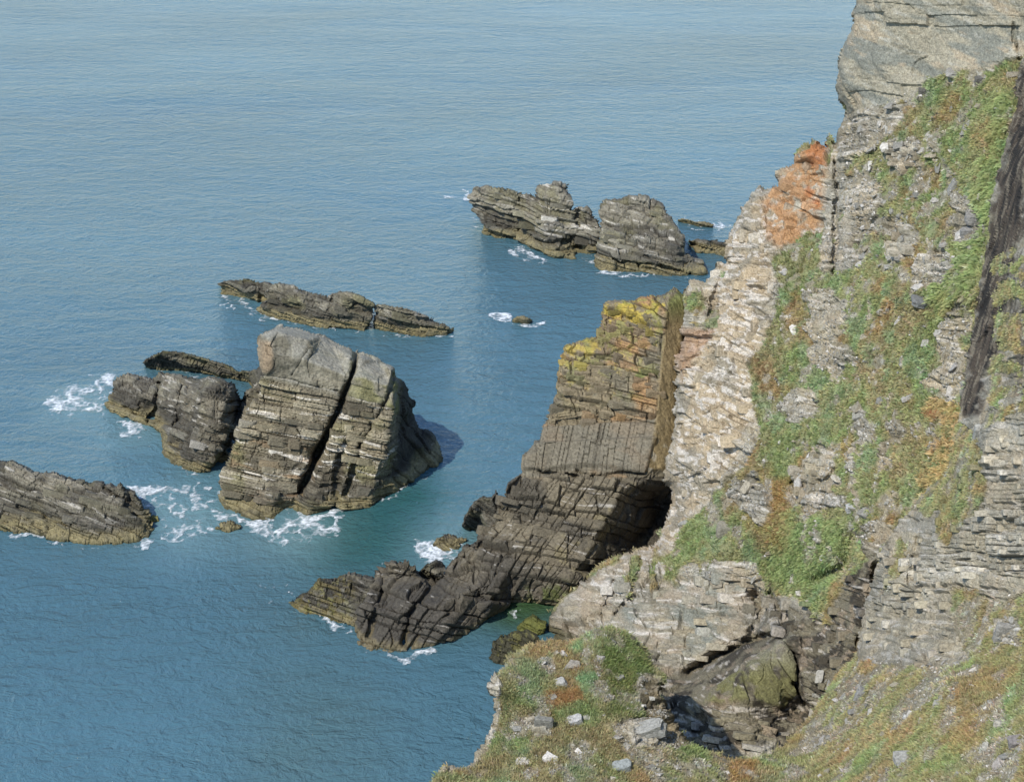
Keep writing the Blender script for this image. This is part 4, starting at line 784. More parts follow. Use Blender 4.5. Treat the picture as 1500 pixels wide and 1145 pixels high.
def ns_col(P, X, Y, Nn, D, info):
    c = cliffstone(P, X, Y, Nn, D, info, NW_, SW_, 160, quartz=.38)
    b = noise(P, .5, 188, 4, .6)
    wall = soft(X, Y, R_NEAR[0], 12); c = mixc(c, (.30, .29, .245), wall * .25)
    ds = info['ds']; n = noise(P, (.7, .7, 3.0), 131, 4, .6)
    dc = np.broadcast_to(np.array((.10, .078, .058)), P.shape).copy(); dc = mixc(dc, (.028, .025, .023), sstep(.42, .56, n)); dc = mixc(dc, (.26, .22, .16), sstep(.52, .64, noise(P, (.6, .6, 1.4), 141, 5, .7)) * .85)
    c = c * (1 - ds)[..., None] + dc * ds[..., None]; c = mixc(c, (.06, .05, .04), info['sm'] * sstep(.5, .6, noise(P, (.9, .9, 2.2), 191, 4, .6)) * .8)
    c = mixc(c, (.17, .13, .06), soft(X, Y, R_NEAR[2], 8) * .6); c = mixc(c, (.05, .045, .03), soft(X, Y, R_NEAR[2], 8) * sstep(.48, .58, b) * .6)
    tf = turf(P, X, Y, 200)
    tf = mixc(tf, (.20, .17, .09), sstep(.4, .6, noise(P, 2.2, 260, 3)) * .5)
    tf = mixc(tf, (.10, .135, .045), soft(X, Y, [(880, 925), (925, 932), (955, 970), (960, 1010), (940, 1050), (890, 1050), (885, 990)], 10) * .75)
    tf = mixc(tf, (.26, .14, .06), soft(X, Y, [(805, 1010), (850, 1005), (855, 1020), (820, 1035), (800, 1025)], 6) * .7)
    tf = mixc(tf, (.17, .27, .14), np.maximum.reduce([soft(X, Y, q, 4) for q in ([(842, 990), (870, 978), (878, 990), (868, 1012), (858, 1002)], [(832, 945), (855, 935), (852, 950), (842, 956)], [(792, 965), (808, 958), (806, 972)])]) * .8)
    tf = mixc(tf, (.28, .15, .06), soft(X, Y, [(1065, 1118), (1110, 1112), (1105, 1140), (1068, 1142)], 6) * .6)
    gt = grit(P, 205); gm = sstep(.49, .60, noise(P, 1.1, 251, 4, .6) + .10 * soft(X, Y, [(1250, 960), (1420, 860), (1500, 870), (1450, 960), (1300, 1060), (1180, 1090)], 20) - .03)
    tf = tf * (1 - gm * .75)[..., None] + gt * (gm * .75)[..., None]
    rk = info['rk']; CLI['ngrass'] = (1 - rk) * (1 - gm * .7)
    return c * rk[..., None] + tf * (1 - rk)[..., None]
patch('near_slope', ns_out, ns_ctrl, ns_rel, ns_col, g=1.35, mode='rbf', soften=3, curl=(9, 1.0), back=False, rough=2.2, kind='structure', label='near turfed slope with a knoll, scattered stones and a blocky grey wall', category='slope', key='near', mat=M_GROUND,
      parts=[('wet_dark_strip', DARK_STRIP), ('blocky_wall', [(1262, 880), (1300, 790), (1310, 770), (1345, 745), (1360, 760), (1410, 700), (1430, 640), (1500, 590), (1560, 560), (1800, 560), (1800, 830), (1500, 870), (1470, 880), (1400, 860), (1390, 900), (1420, 970), (1330, 975), (1255, 965)])],
      cracks=[([(1345, 790), (1340, 830), (1335, 850)], 5, .8), ([(1422, 700), (1400, 710), (1385, 745), (1400, 760)], 6, .8), ([(1433, 620), (1432, 690)], 3, .5)])
PATCH['near'].grass = CLI['ngrass']

# ------------------------------------------------------------------ blocks, stones and slabs
import bmesh
def hull_mesh(name, kind, seed):
    R = random.Random(seed); pts = []
    if kind == 'block':
        for sx in (-1, 1):
            for sy in (-1, 1):
                for sz in (-1, 1):
                    c = [sx * .5 * R.uniform(.82, 1), sy * .5 * R.uniform(.85, 1), sz * .5 * R.uniform(.82, 1)]
                    k = R.uniform(.04, .22)
                    pts += [(c[0] - sx * k, c[1], c[2]), (c[0], c[1] - sy * k, c[2] - sz * k * .4)]
                    if R.random() < .5: pts.append((c[0] - sx * k * .5, c[1] - sy * k * .5, c[2] * 1.04))
    else:
        for _ in range(15):
            v = Vector([R.gauss(0, 1) for _ in range(3)]).normalized(); q = Vector((max(-.6, min(.6, v.x)), max(-.55, min(.55, v.y)), max(-.5, min(.5, v.z * .9))))
            pts.append(tuple(q * R.uniform(.75, 1.0)))
    bm = bmesh.new(); vs = [bm.verts.new(p) for p in pts]; r = bmesh.ops.convex_hull(bm, input=vs)
    bmesh.ops.delete(bm, geom=[v for v in bm.verts if not v.link_faces], context='VERTS')
    me = bpy.data.meshes.new(name); bm.to_mesh(me); bm.free(); me.materials.append(M_BLOCK); return me
BLOCKS = [hull_mesh('block', 'block', k) for k in range(14)]
STONES = [hull_mesh('stone', 'stone', 100 + k) for k in range(14)]
def basis(x, z):
    z = Vector(z).normalized(); x = Vector(x); x = (x - z * x.dot(z)).normalized(); y = z.cross(x); return Matrix((x, y, z)).transposed()
def put(name, me, p, B, size, col, parent=None, **props):
    o = bpy.data.objects.new(name, me); C.objects.link(o)
    M = Matrix.Translation(Vector(p)) @ B.to_4x4() @ Matrix.Diagonal((size[0], size[1], size[2], 1))
    if parent: o.parent = parent
    o.matrix_world = M; o.matrix_basis = M
    o.color = (float(col[0]), float(col[1]), float(col[2]), 1)
    for k, v in props.items(): o[k] = v
    return o
def jit(B, R, a):
    from mathutils import Euler
    return B @ Euler((R.uniform(-a, a), R.uniform(-a, a), R.uniform(-a, a))).to_matrix()
def course(S, poly, n, strike, rows, wpx, name='block', proud=.12, depth=.7, seed=0, fill=.8, tilt=.04, cm=1.0, most=300):
    """blocks laid along the beds of a face; rows = (first y, last y, step, slope), wpx = block width range in pixels"""
    R = random.Random(seed); y = rows[0]; made = 0; nb = unit(n)
    xs_ = [q[0] for q in poly]; x0, x1 = min(xs_), max(xs_)
    while y < rows[1]:
        h = rows[2] * R.uniform(.6, 1.5); x = x0 + R.uniform(-5, 5)
        while x < x1:
            w = R.uniform(*wpx) * (1 if R.random() < .8 else 1.6); cx = x + w / 2; cy = y + h / 2 + rows[3] * (cx - x0); x += w + R.uniform(0, 1.0)
            if R.random() > fill or made >= most: continue
            if not inside(np.array([cx]), np.array([cy]), poly)[0]: continue
            p, N, c, k = sample(S, cx, cy)
            if not k: continue
            d = np.linalg.norm(p - np.array([0, 0, CAM_H])); m = d / FPX; W, Hh = w * m, h * m
            B = jit(basis(strike, nb), R, tilt); pr = R.uniform(-.10, 1.0) * proud
            q = p + N * (pr - depth / 2)
            f = cm * R.uniform(.82, 1.2); put(name, R.choice(BLOCKS), q, B, (W * 1.02, depth, Hh * 1.02), np.array(c) * f, S.obj); made += 1
        y += h * .98
PB, PL, PN, PC = PATCH['big'], PATCH['pillar'], PATCH['near'], PATCH['cliff']
course(PL, [(890, 446), (972, 440), (966, 500), (960, 560), (957, 615), (800, 622), (822, 520), (872, 500)], NB, SB, (442, 640, 8.5, -.0 + .09), (8, 27), proud=.22, seed=1, fill=.62, most=190)
course(PL, [(745, 715), (920, 715), (880, 775), (845, 835), (760, 800), (700, 790)], (.22, .42, .88), (1, 0, -.25), (700, 840, 11, .2), (12, 34), proud=.22, seed=2, fill=.4, tilt=.05, most=60)
course(PB, [(375, 580), (480, 585), (440, 690), (400, 735), (325, 740), (340, 660)], N1, S1, (565, 745, 9, .2), (12, 34), proud=.2, seed=3, fill=.55, most=110)
course(PB, [(505, 585), (570, 600), (560, 660), (540, 720), (460, 735), (480, 670)], N1, S1, (570, 740, 9, .18), (10, 26), proud=.2, seed=4, fill=.55, most=90)
course(PC, [(800, 930), (850, 860), (940, 812), (1050, 826), (1110, 850), (1100, 905), (1000, 980), (900, 950)], (.05, .42, .9), (1, 0, 0), (812, 960, 11, .02), (14, 40), name='slab', proud=.22, depth=1.0, seed=5, fill=.42, tilt=.1, most=110)
course(PN, [(1310, 775), (1360, 765), (1430, 660), (1500, 620), (1500, 855), (1400, 850), (1330, 880), (1262, 900)], NW_, SW_, (615, 900, 8.5, -.04), (9, 26), proud=.22, depth=.5, seed=6, fill=.5, tilt=.12, most=170)
course(PN, [(1262, 895), (1350, 860), (1400, 880), (1410, 965), (1280, 968)], NW_, SW_, (860, 970, 9, .02), (12, 32), proud=.25, depth=.5, seed=7, fill=.6, tilt=.1, most=60)
course(PC, [(1165, 690), (1225, 655), (1232, 705), (1225, 740), (1180, 750), (1160, 725)], (.2, -.1, 1), (1, 0, -.2), (665, 750, 8, -.15), (14, 30), name='slab', proud=.4, depth=.7, seed=8, fill=.8, tilt=.14, most=30)
course(PC, [(1296, 212), (1345, 206), (1350, 245), (1308, 255)], (.1, -.1, 1), (1, 0, -.1), (215, 252, 6, .02), (12, 22), name='slab', proud=.35, depth=.6, seed=9, fill=.9, tilt=.1, cm=.8, most=20)
course(PC, [(1300, 335), (1330, 320), (1340, 375), (1295, 385)], (.1, -.1, 1), (1, 0, -.1), (325, 385, 7, -.05), (12, 24), name='slab', proud=.35, depth=.6, seed=10, fill=.8, tilt=.12, most=20)
course(PATCH['shoulder'], [(240, 560), (300, 600), (330, 600), (325, 660), (290, 685), (250, 660), (235, 620)], (.25, .3, .9), (1, 0, -.3), (560, 690, 9, .3), (12, 26), name='slab', proud=.22, depth=.6, seed=61, fill=.45, tilt=.05, most=30)
course(PATCH['leftislet'], [(0, 690), (90, 705), (160, 715), (200, 745), (195, 775), (100, 775), (0, 765)], N2, S2, (685, 775, 7.5, .28), (12, 34), name='slab', proud=.22, depth=.5, seed=62, fill=.45, tilt=.05, most=55)
course(PATCH['e2'], [(395, 425), (480, 440), (540, 445), (530, 472), (450, 465), (385, 450)], N3, S3, (420, 475, 6, .2), (11, 26), name='slab', proud=.25, depth=.6, seed=63, fill=.45, tilt=.05, most=30)
course(PATCH['e3'], [(553, 450), (600, 458), (645, 475), (620, 485), (560, 478)], N3, S3, (445, 485, 6, .2), (10, 22), name='slab', proud=.25, depth=.6, seed=64, fill=.45, tilt=.05, most=16)
course(PATCH['f1'], [(700, 285), (780, 290), (840, 300), (870, 310), (868, 360), (800, 360), (710, 325)], N4, S4, (282, 362, 7.5, .12), (11, 28), name='slab', proud=.35, depth=.8, seed=65, fill=.4, tilt=.05, most=45)
course(PATCH['f2'], [(885, 300), (975, 305), (995, 345), (1015, 385), (985, 392), (880, 380)], N4, S4, (300, 392, 7.5, .15), (11, 30), name='slab', proud=.35, depth=.8, seed=66, fill=.4, tilt=.05, most=45)
course(PC, [(1000, 1040), (1090, 1035), (1140, 1040), (1170, 1060), (1120, 1100), (1040, 1095)], (.15, .42, .9), (1, 0, -.15), (1035, 1098, 8, .1), (12, 34), name='slab', proud=.3, depth=.6, seed=71, fill=.7, tilt=.12, most=26)
course(PC, [(1180, 880), (1265, 830), (1275, 900), (1240, 990), (1190, 1020), (1170, 960)], (.1, .42, .9), (1, 0, -.1), (830, 1020, 10, .05), (9, 24), name='slab', proud=.3, depth=.6, seed=72, fill=.45, tilt=.2, most=45)
course(PC, [(1090, 860), (1150, 880), (1165, 925), (1120, 925), (1100, 900)], (.1, .42, .9), (1, 0, -.1), (860, 925, 11, .1), (10, 22), name='slab', proud=.35, depth=.6, seed=73, fill=.6, tilt=.25, cm=.8, most=16)
# white-streaked band beside the pillar: broken blocks
course(PC, [(1062, 345), (1125, 300), (1130, 400), (1118, 480), (1090, 545), (1098, 610), (1050, 700), (1000, 770), (975, 765), (992, 600), (1005, 500), (1045, 420)], NC, SC, (300, 800, 13, .1), (9, 24), proud=.22, depth=.7, seed=11, fill=.30, tilt=.2, most=130)
course(PC, [(1150, 240), (1205, 215), (1200, 320), (1150, 350), (1125, 320)], (.3, -.1, 1), (1, 0, -.3), (215, 350, 14, 0), (12, 26), proud=.3, depth=.7, seed=12, fill=.4, tilt=.3, most=26)

def scatter_stones(S, region, n, lo, hi, seed, colours, avoid=None, name='stone', y1=1150):
    R = random.Random(seed); made = 0; tries = 0
    xs_ = [q[0] for q in region]; ys_ = [q[1] for q in region]
    while made < n and tries < n * 40:
        tries += 1; x = R.uniform(min(xs_), min(1500, max(xs_))); y = R.uniform(max(0, min(ys_)), min(y1, max(ys_)))
        if not inside(np.array([x]), np.array([y]), region)[0]: continue
        j = min(np.searchsorted(S.xs, x), len(S.xs) - 2); i = min(np.searchsorted(S.ys, y), len(S.ys) - 2)
        if not S.keep[i, j]: continue
        if R.random() > .25 + .75 * (1 - S.grass[i, j]): continue
        p, N = S.P[i, j], S.N[i, j]
        sz = lo + (hi - lo) * R.random() ** 3
        B = jit(basis((R.uniform(-1, 1), R.uniform(-1, 1), R.uniform(-.3, .3)), N * .8 + np.array([0, 0, .4])), R, .45)
        col = np.array(R.choice(colours)) * R.uniform(.75, 1.15)
        put(name, R.choice(STONES + BLOCKS[:4]), p + N * sz * .02, B, (sz * R.uniform(.9, 1.5), sz * R.uniform(.7, 1.1), sz * R.uniform(.3, .6)), col, S.obj); made += 1
GREYS = [(.26, .25, .22), (.31, .30, .26), (.22, .215, .19), (.28, .25, .19), (.48, .455, .41), (.36, .34, .30)]
A_ALL = [(q[0], q[1]) for q in [(1000, 790), (1110, 620), (1140, 380), (1215, 330), (1240, 170), (1340, 130), (1490, 100), (1440, 350), (1400, 610), (1300, 750), (1240, 830), (1110, 870), (1000, 850)]]
scatter_stones(PC, A_ALL, 130, .22, .75, 21, GREYS)
scatter_stones(PC, [(1280, 190), (1420, 150), (1400, 260), (1345, 400), (1250, 420), (1260, 300)], 60, .22, .6, 22, GREYS)
scatter_stones(PC, [(1160, 1040), (1190, 1000), (1250, 960), (1262, 980), (1200, 1060), (1165, 1075)], 16, .3, .7, 29, GREYS)
N_ALL = [(700, 1145), (725, 1040), (745, 970), (830, 940), (900, 925), (950, 1000), (1010, 1095), (1130, 1110), (1210, 1030), (1256, 965), (1400, 970), (1500, 880), (1500, 1150)]
scatter_stones(PN, N_ALL, 170, .13, .45, 23, GREYS)
scatter_stones(PN, [(1180, 1080), (1220, 1010), (1256, 965), (1420, 960), (1450, 880), (1500, 860), (1500, 960), (1350, 1060), (1250, 1120)], 90, .13, .42, 24, GREYS)
def crumbs(S, region, n, lo, hi, seed, label):
    rs = np.random.RandomState(seed); X, Y = np.meshgrid(S.xs, S.ys); m = inside(X, Y, region) & S.keep
    w = (m * (1.05 - S.grass) ** 2).ravel() * (noise(S.P, 1.0, seed, 2).ravel() > .42); w = w / w.sum()
    idx = rs.choice(w.size, n, p=w); P = S.P.reshape(-1, 3)[idx]; N = S.N.reshape(-1, 3)[idx]
    base = np.array([(1, 0, 0), (-.5, .8, 0), (-.5, -.8, 0), (.1, .1, .8), (.0, 0, -.6)]); T = np.array([(0, 1, 3), (1, 2, 3), (2, 0, 3), (1, 0, 4), (2, 1, 4), (0, 2, 4)])
    sz = lo + (hi - lo) * rs.rand(n) ** 2; a = rs.rand(n) * 6.28; V = np.empty((n, 5, 3))
    sc = rs.uniform(.6, 1.3, (n, 5, 3)); ca, sa = np.cos(a)[:, None], np.sin(a)[:, None]; bb = base[None] * sc
    V[..., 0] = bb[..., 0] * ca - bb[..., 1] * sa; V[..., 1] = bb[..., 0] * sa + bb[..., 1] * ca; V[..., 2] = bb[..., 2]
    V = V * sz[:, None, None] + P[:, None]; c = np.array(GREYS)[rs.choice(len(GREYS), n, p=(.22, .2, .2, .16, .12, .10))] * rs.uniform(.7, 1.15, (n, 1))
    F = (T[None] + (np.arange(n) * 5)[:, None, None]).reshape(-1, 3)
    link('scree', mesh_from('scree', V.reshape(-1, 3), F, np.repeat(c, 5, 0), M_ROCK), kind='stuff', label=label, category='scree')
crumbs(PC, A_ALL, 7500, .03, .15, 31, 'small pale stones strewn over the steep turf of the main cliff')
crumbs(PN, N_ALL, 7500, .02, .09, 32, 'small pale stones strewn over the near slope and knoll')

# single stones one can point to
def boulder(S, px, py, w, h, col, label, kind='block', rot=0., up=.5, dz=.0, dep=1.0, name='boulder', seed=1, tilt=(0, 0)):
    from mathutils import Euler
    p, N, c, k = sample(S, px, py); d = np.linalg.norm(p - np.array([0, 0, CAM_H])); m = d / FPX
    N = N * (1 - up) + np.array([0, -.25, 1]) * up
    B = basis((math.cos(rot), -.1, -math.sin(rot)), (math.sin(rot), -.2, math.cos(rot))) @ Euler((tilt[0], tilt[1], 0)).to_matrix()
    me = hull_mesh(name, kind, 500 + seed)
    # one more level of shape: the hull is cut finer and roughened
    bm = bmesh.new(); bm.from_mesh(me); bmesh.ops.subdivide_edges(bm, edges=bm.edges[:], cuts=2, use_grid_fill=True)
    for v in bm.verts:
        q = np.array(v.co); r = float(noise(q[None] * 3, .8, seed * 3.1, 3)[0]) - .5; lay = (hsh(math.floor(q[2] * 7 + seed)) - .5) * .06
        v.co += v.co.normalized() * (r * .14 + lay)
    bm.to_mesh(me); bm.free()
    col = tuple(q * .78 for q in col)
    return put(name, me, p + np.array([0, .03, dz - .12 * h * m]), B, (w * m * 1.0, max(w, h) * m * .7 * dep, h * m * 1.1), col, None, label=label, category='boulder' if name == 'boulder' else 'stone slab', kind='thing')
boulder(PC, 1351, 441, 41, 9, (.20, .205, .20), 'dark flat slab jutting from bright grass below a pale outcrop on the upper cliff', rot=.16, name='stone_slab', seed=1, dep=.8)
boulder(PC, 1003, 765, 27, 20, (.34, .33, .29), 'smooth grey angular slab resting on the cliff just right of the dark cave', rot=-.35, name='stone_slab', seed=2, dep=.5)
boulder(PC, 1035, 857, 9, 20, (.40, .37, .29), 'small upright pale stone standing on the rock ledges above the gully', rot=-.35, seed=3)
boulder(PC, 1060, 772, 32, 20, (.30, .28, .22), 'brown-grey block in the turf edge to the right of the cave slab', rot=.1, seed=4)
boulder(PC, 1420, 322, 24, 14, (.30, .29, .27), 'upper grey boulder of the pile beside the dark gully strip', rot=.1, seed=5, dz=.25)
boulder(PC, 1412, 336, 20, 12, (.27, .265, .25), 'lower grey boulder of the pile beside the dark gully strip', rot=-.3, seed=6)
boulder(PC, 1397, 270, 16, 22, (.30, .295, .27), 'tall grey stone above the boulder pile on the upper cliff', rot=.3, seed=7)
boulder(PC, 1398, 106, 30, 6, (.34, .33, .30), 'thin pale slab lying at the foot of the smooth headland rock', rot=.2, name='stone_slab', seed=8)
boulder(PC, 1354, 132, 20, 9, (.13, .125, .11), 'dark stone at the left end of the turf below the smooth headland rock', rot=-.1, seed=9)
boulder(PC, 1432, 113, 18, 9, (.14, .135, .12), 'dark stone beside the grass tuft below the smooth headland rock', rot=-.15, seed=10)
boulder(PC, 1398, 540, 13, 20, (.36, .35, .33), 'pale upright boulder against the left edge of the dark gully strip', rot=.15, kind='stone', seed=11)
boulder(PC, 1246, 742, 19, 10, (.46, .46, .45), 'small white slab alone in green grass on the lower cliff', rot=-.05, seed=12, name='stone_slab')
boulder(PN, 838, 972, 25, 19, (.33, .30, .25), 'lichen-spotted boulder near the top of the grassy knoll', kind='stone', rot=-.15, seed=13)
boulder(PN, 822, 954, 18, 10, (.52, .49, .45), 'low white-topped stone just above the lichen-spotted boulder', kind='stone', rot=-.1, seed=14)
boulder(PN, 823, 998, 19, 18, (.42, .41, .38), 'pale leaning stone left of the glaucous plant patch on the knoll', rot=-.5, seed=15)
boulder(PN, 880, 963, 18, 11, (.34, .32, .29), 'flat pinkish grey stone on the knoll beside the dark green cushions', kind='stone', seed=16)
boulder(PN, 795, 1061, 28, 28, (.24, .235, .205), 'square grey block set in dry grass on the knoll', rot=.05, seed=17, dep=.5)
boulder(PN, 841, 1051, 24, 15, (.46, .45, .43), 'striped white and grey slab right of the square block', rot=-.35, seed=18, name='stone_slab')
boulder(PN, 806, 1107, 22, 22, (.66, .62, .56), 'bright white quartz boulder on the lower knoll', kind='stone', seed=19)
boulder(PN, 765, 1110, 24, 10, (.58, .55, .50), 'long white quartz stone on the lower knoll', rot=-.1, seed=20)
boulder(PN, 938, 1068, 88, 20, (.36, .355, .32), 'long pale rock slab sloping down to the gully rim', rot=-.38, seed=21, name='stone_slab', dep=.4)
boulder(PN, 915, 1120, 30, 26, (.33, .35, .33), 'blue-grey outcrop stone at the bottom of the near slope', rot=-.3, seed=22)
boulder(PN, 1473, 925, 30, 30, (.32, .31, .28), 'grey cracked block standing in turf below the blocky wall', rot=.1, seed=23, dep=.6)
boulder(PN, 1461, 1055, 21, 20, (.40, .38, .33), 'rounded pale grey stone in green turf on the near slope', kind='stone', rot=.1, seed=24)
boulder(PN, 1325, 1110, 30, 17, (.33, .33, .31), 'wide grey boulder on the lower near slope', kind='stone', rot=-.1, seed=25)
boulder(PN, 1459, 1120, 14, 24, (.42, .38, .34), 'tall pinkish stone near the bottom of the near slope', kind='stone', rot=.35, seed=26)
boulder(PN, 1489, 1085, 26, 14, (.25, .23, .22), 'dark flat boulder with a shadowed underside on the near slope', rot=-.25, seed=27)
boulder(PN, 1263, 1014, 25, 17, (.33, .325, .305), 'flat grey slab among rubble at the gully rim', rot=.3, seed=28, name='stone_slab')
boulder(PN, 1327, 1051, 12, 10, (.50, .50, .48), 'small bluish white stone in the middle of the near slope', kind='stone', rot=.4, seed=29)
boulder(PN, 1432, 640, 13, 42, (.37, .37, .34), 'tall pale block at the foot of the dark gully strip', rot=.03, seed=30, dep=.4)

# ------------------------------------------------------------------ turf
def blades(name, S, n, seed, lo, hi, wd, label, region=None, tint=None, dens=1.6, tuft=9, droop=.5, category='grass'):
    rs = np.random.RandomState(seed); X, Y = np.meshgrid(S.xs, S.ys); m = S.keep & (X > -10) & (X < 1530) & (Y > -30) & (Y < 1180)
    if region is not None: m &= inside(X, Y, region)
    if region is not None:
        PX = np.stack([X * .06, Y * .06, 0 * X], -1); ww = (noise(PX, 1, seed, 3) - .5) * 60; ww2 = (noise(PX, 1, seed + 5, 3) - .5) * 60
        m = S.keep & inside(X + ww, Y + ww2, region)
    w = (m * (S.grass ** dens + (.03 if region is not None else 0)) * (sstep(.25, .5, noise(S.P, .8, seed, 3)) * .6 + .4)).ravel(); w /= w.sum(); nt = n // tuft
    idx = rs.choice(w.size, nt, p=w); P = S.P.reshape(-1, 3)[idx]; N = S.N.reshape(-1, 3)[idx]; c = S.col.reshape(-1, 3)[idx]
    c = c * 1.7 * rs.uniform(.8, 1.2, (nt, 1)) * (1 + rs.uniform(-.10, .10, (nt, 3)))
    if tint is not None: c = c * .6 + np.array(tint) * 1.05 * rs.uniform(.7, 1.3, (nt, 1))
    down = -np.array([0, 0, 1.]) + N * N[:, 2:3]; size = rs.uniform(.7, 1.3, nt)
    P = np.repeat(P, tuft, 0); N = np.repeat(N, tuft, 0); c = np.repeat(c, tuft, 0); down = np.repeat(down, tuft, 0); size = np.repeat(size, tuft); n = len(P)
    off = rs.normal(0, .07, (n, 3)) * size[:, None]; off -= N * (off * N).sum(1, keepdims=True); P = P + off - N * .03
    L = rs.uniform(lo, hi, n) * size; d = N * .7 + np.array([0, 0, .45]) + rs.normal(0, .38, (n, 3)); d /= np.linalg.norm(d, axis=1, keepdims=True)
    mid = P + d * (L * .55)[:, None]; tip = mid + (d * .5 + down * droop + rs.normal(0, .2, (n, 3))) * (L * .6)[:, None]
    side = np.cross(d, rs.normal(0, 1, (n, 3))); side /= np.linalg.norm(side, axis=1, keepdims=True); side = side * (wd * rs.uniform(.6, 1.3, n))[:, None]
    V = np.stack([P - side * .5, P + side * .5, mid + side * .3, tip], 1)
    cc = np.stack([c * .8, c * .8, c, c * 1.25], 1)
    b = (np.arange(n) * 4)[:, None]; F = np.concatenate([b + [0, 1, 2], b + [0, 2, 3]])
    link(name, mesh_from(name, V.reshape(-1, 3), F, cc.reshape(-1, 3), M_LEAF), kind='stuff', label=label, category=category)
blades('grass', PC, 170000, 41, .15, .34, .040, 'mixed green and brown grass clinging to the steep main cliff')
blades('grass', PN, 230000, 42, .10, .25, .030, 'short green and straw-coloured grass on the near slope and knoll')
blades('long_grass', PC, 13000, 43, .12, .32, .04, 'bright green long grass hanging over the dark gully', [(1115, 800), (1170, 740), (1240, 770), (1245, 820), (1215, 860), (1165, 872), (1110, 862)], (.125, .155, .065), .6, 12, .9)
blades('long_grass', PC, 11000, 45, .2, .45, .04, 'rich green long grass along the left of the dark gully strip', [(1360, 400), (1420, 330), (1465, 130), (1490, 130), (1440, 380), (1405, 480), (1370, 470)], (.125, .155, .065), .8, 12, .8)
blades('dry_grass', PC, 6000, 46, .2, .45, .035, 'straw and orange dry grass beside the foot of the dark gully strip', [(1360, 590), (1405, 585), (1425, 640), (1420, 720), (1380, 760), (1350, 720), (1370, 650)], (.30, .19, .09), .4, 12, .7)
blades('moss_cushion', PN, 20000, 47, .05, .12, .03, 'dark green cushion plants on the shaded shoulder of the knoll', [(880, 925), (925, 932), (955, 970), (965, 1015), (940, 1050), (890, 1050), (885, 990)], (.06, .105, .022), .3, 16, .2, 'moss')
blades('leafy_plant', PN, 5000, 48, .08, .16, .06, 'pale blue-green leafy patch in the middle of the knoll', [(842, 992), (868, 978), (878, 990), (866, 1012), (856, 1002)], (.14, .21, .12), .1, 10, .1, 'plant')
blades('leafy_plant', PN, 4000, 49, .07, .15, .05, 'rust orange plant patch below the pale leaning stone', [(803, 1010), (850, 1004), (856, 1020), (822, 1034), (802, 1026)], (.20, .11, .05), .1, 10, .1, 'plant')
blades('red_bush', PC, 2600, 50, .15, .3, .05, 'small dark red bush in turf near the foot of the dark gully strip', [(1351, 596), (1360, 591), (1370, 597), (1366, 608), (1353, 608)], (.20, .025, .02), .0, 10, .1, 'bush')
blades('seaweed', PATCH['s4'], 12000, 51, .08, .2, .05, 'brown seaweed fringe on the flat rock below the pillar', [(421, 883), (454, 862), (500, 845), (530, 850), (480, 905)], (.12, .10, .03), 0, 12, .8, 'seaweed') if hasattr(PATCH['s4'], 'grass') else None

# ------------------------------------------------------------------ foam
def foam(poly, seed, amount, label, soften=7, cell=.085):
    pts = np.array([at_z(q[0], q[1], 0.) for q in poly]); x0, y0 = pts[:, 0].min() - .5, pts[:, 1].min() - .5; x1, y1 = pts[:, 0].max() + .5, pts[:, 1].max() + .5
    xs = np.arange(x0, x1, cell); ys = np.arange(y0, y1, cell * 1.6); X, Y = np.meshgrid(xs, ys); Z = 0 * X; P = np.stack([X, Y, Z], -1)
    # the same soft region, on the water itself
    pl = [(p[0], p[1]) for p in pts]; wx = (noise(P, 1.5, seed, 3) - .5) * 2.2; wy = (noise(P, 1.5, seed + 9, 3) - .5) * 3
    m = soft(X + wx, Y + wy, pl, soften * .09)
    n1 = 1 - np.abs(2 * noise(P, (1.1, 1.5, 1), seed + 3, 3, .55) - 1) ; n2 = 1 - np.abs(2 * noise(P, (.42, .6, 1), seed + 6, 3, .6) - 1)
    bl = noise(P, (2.6, 3.4, 1), seed + 12, 3, .55)
    v = n1 ** 7 * .75 + n2 ** 6 * .5 + (bl - .5) * 1.5 + (m - 1) * 1.0 + amount - .78
    v = np.where(m > .02, v, -1)
    a = np.clip(v / .75, 0, 1) ** 1.1; K = v > .0
    f = K[:-1, :-1] & K[:-1, 1:] & K[1:, 1:] & K[1:, :-1]
    I = np.arange(X.size).reshape(X.shape); Q = np.stack([I[:-1, :-1], I[:-1, 1:], I[1:, 1:], I[1:, :-1]], -1)[f]
    if len(Q) == 0: return
    used = np.zeros(X.size, bool); used[Q.ravel()] = True; ix = np.cumsum(used) - 1
    P[..., 2] = .03 + .05 * a
    link('sea_foam', mesh_from('sea_foam', P.reshape(-1, 3)[used], ix[Q], np.repeat(a.ravel()[used][:, None], 3, 1), M_FOAM, True), kind='stuff', label=label, category='foam')
foam([(58, 592), (100, 562), (150, 545), (178, 548), (165, 590), (150, 608), (110, 608), (80, 602)], 1, .62, 'white surf breaking off the left tip of the low dark rock')
foam([(158, 612), (200, 612), (226, 622), (212, 650), (175, 640)], 2, .5, 'thin surf below the left tip of the low dark rock')
foam([(185, 708), (240, 712), (300, 700), (322, 712), (325, 740), (300, 750), (335, 770), (300, 788), (215, 803), (190, 798), (225, 775), (215, 750)], 3, .55, 'broad white surf between the left islet and the tall stack')
foam([(355, 772), (420, 748), (445, 760), (495, 762), (510, 785), (440, 800), (390, 790)], 4, .60, 'white surf along the foot of the tall stack')
foam([(305, 742), (332, 742), (338, 764), (308, 768)], 5, .7, 'small burst of surf at the left corner of the tall stack')
foam([(590, 812), (612, 783), (650, 776), (695, 788), (680, 815), (630, 824)], 6, .48, 'foam around the low weedy rock')
foam([(530, 826), (560, 816), (615, 822), (560, 832)], 7, .4, 'thin foam streak behind the pillar foot')
foam([(305, 436), (325, 432), (372, 440), (384, 462), (345, 458), (300, 446)], 8, .42, 'scattered foam at the left end of the slanting reef')
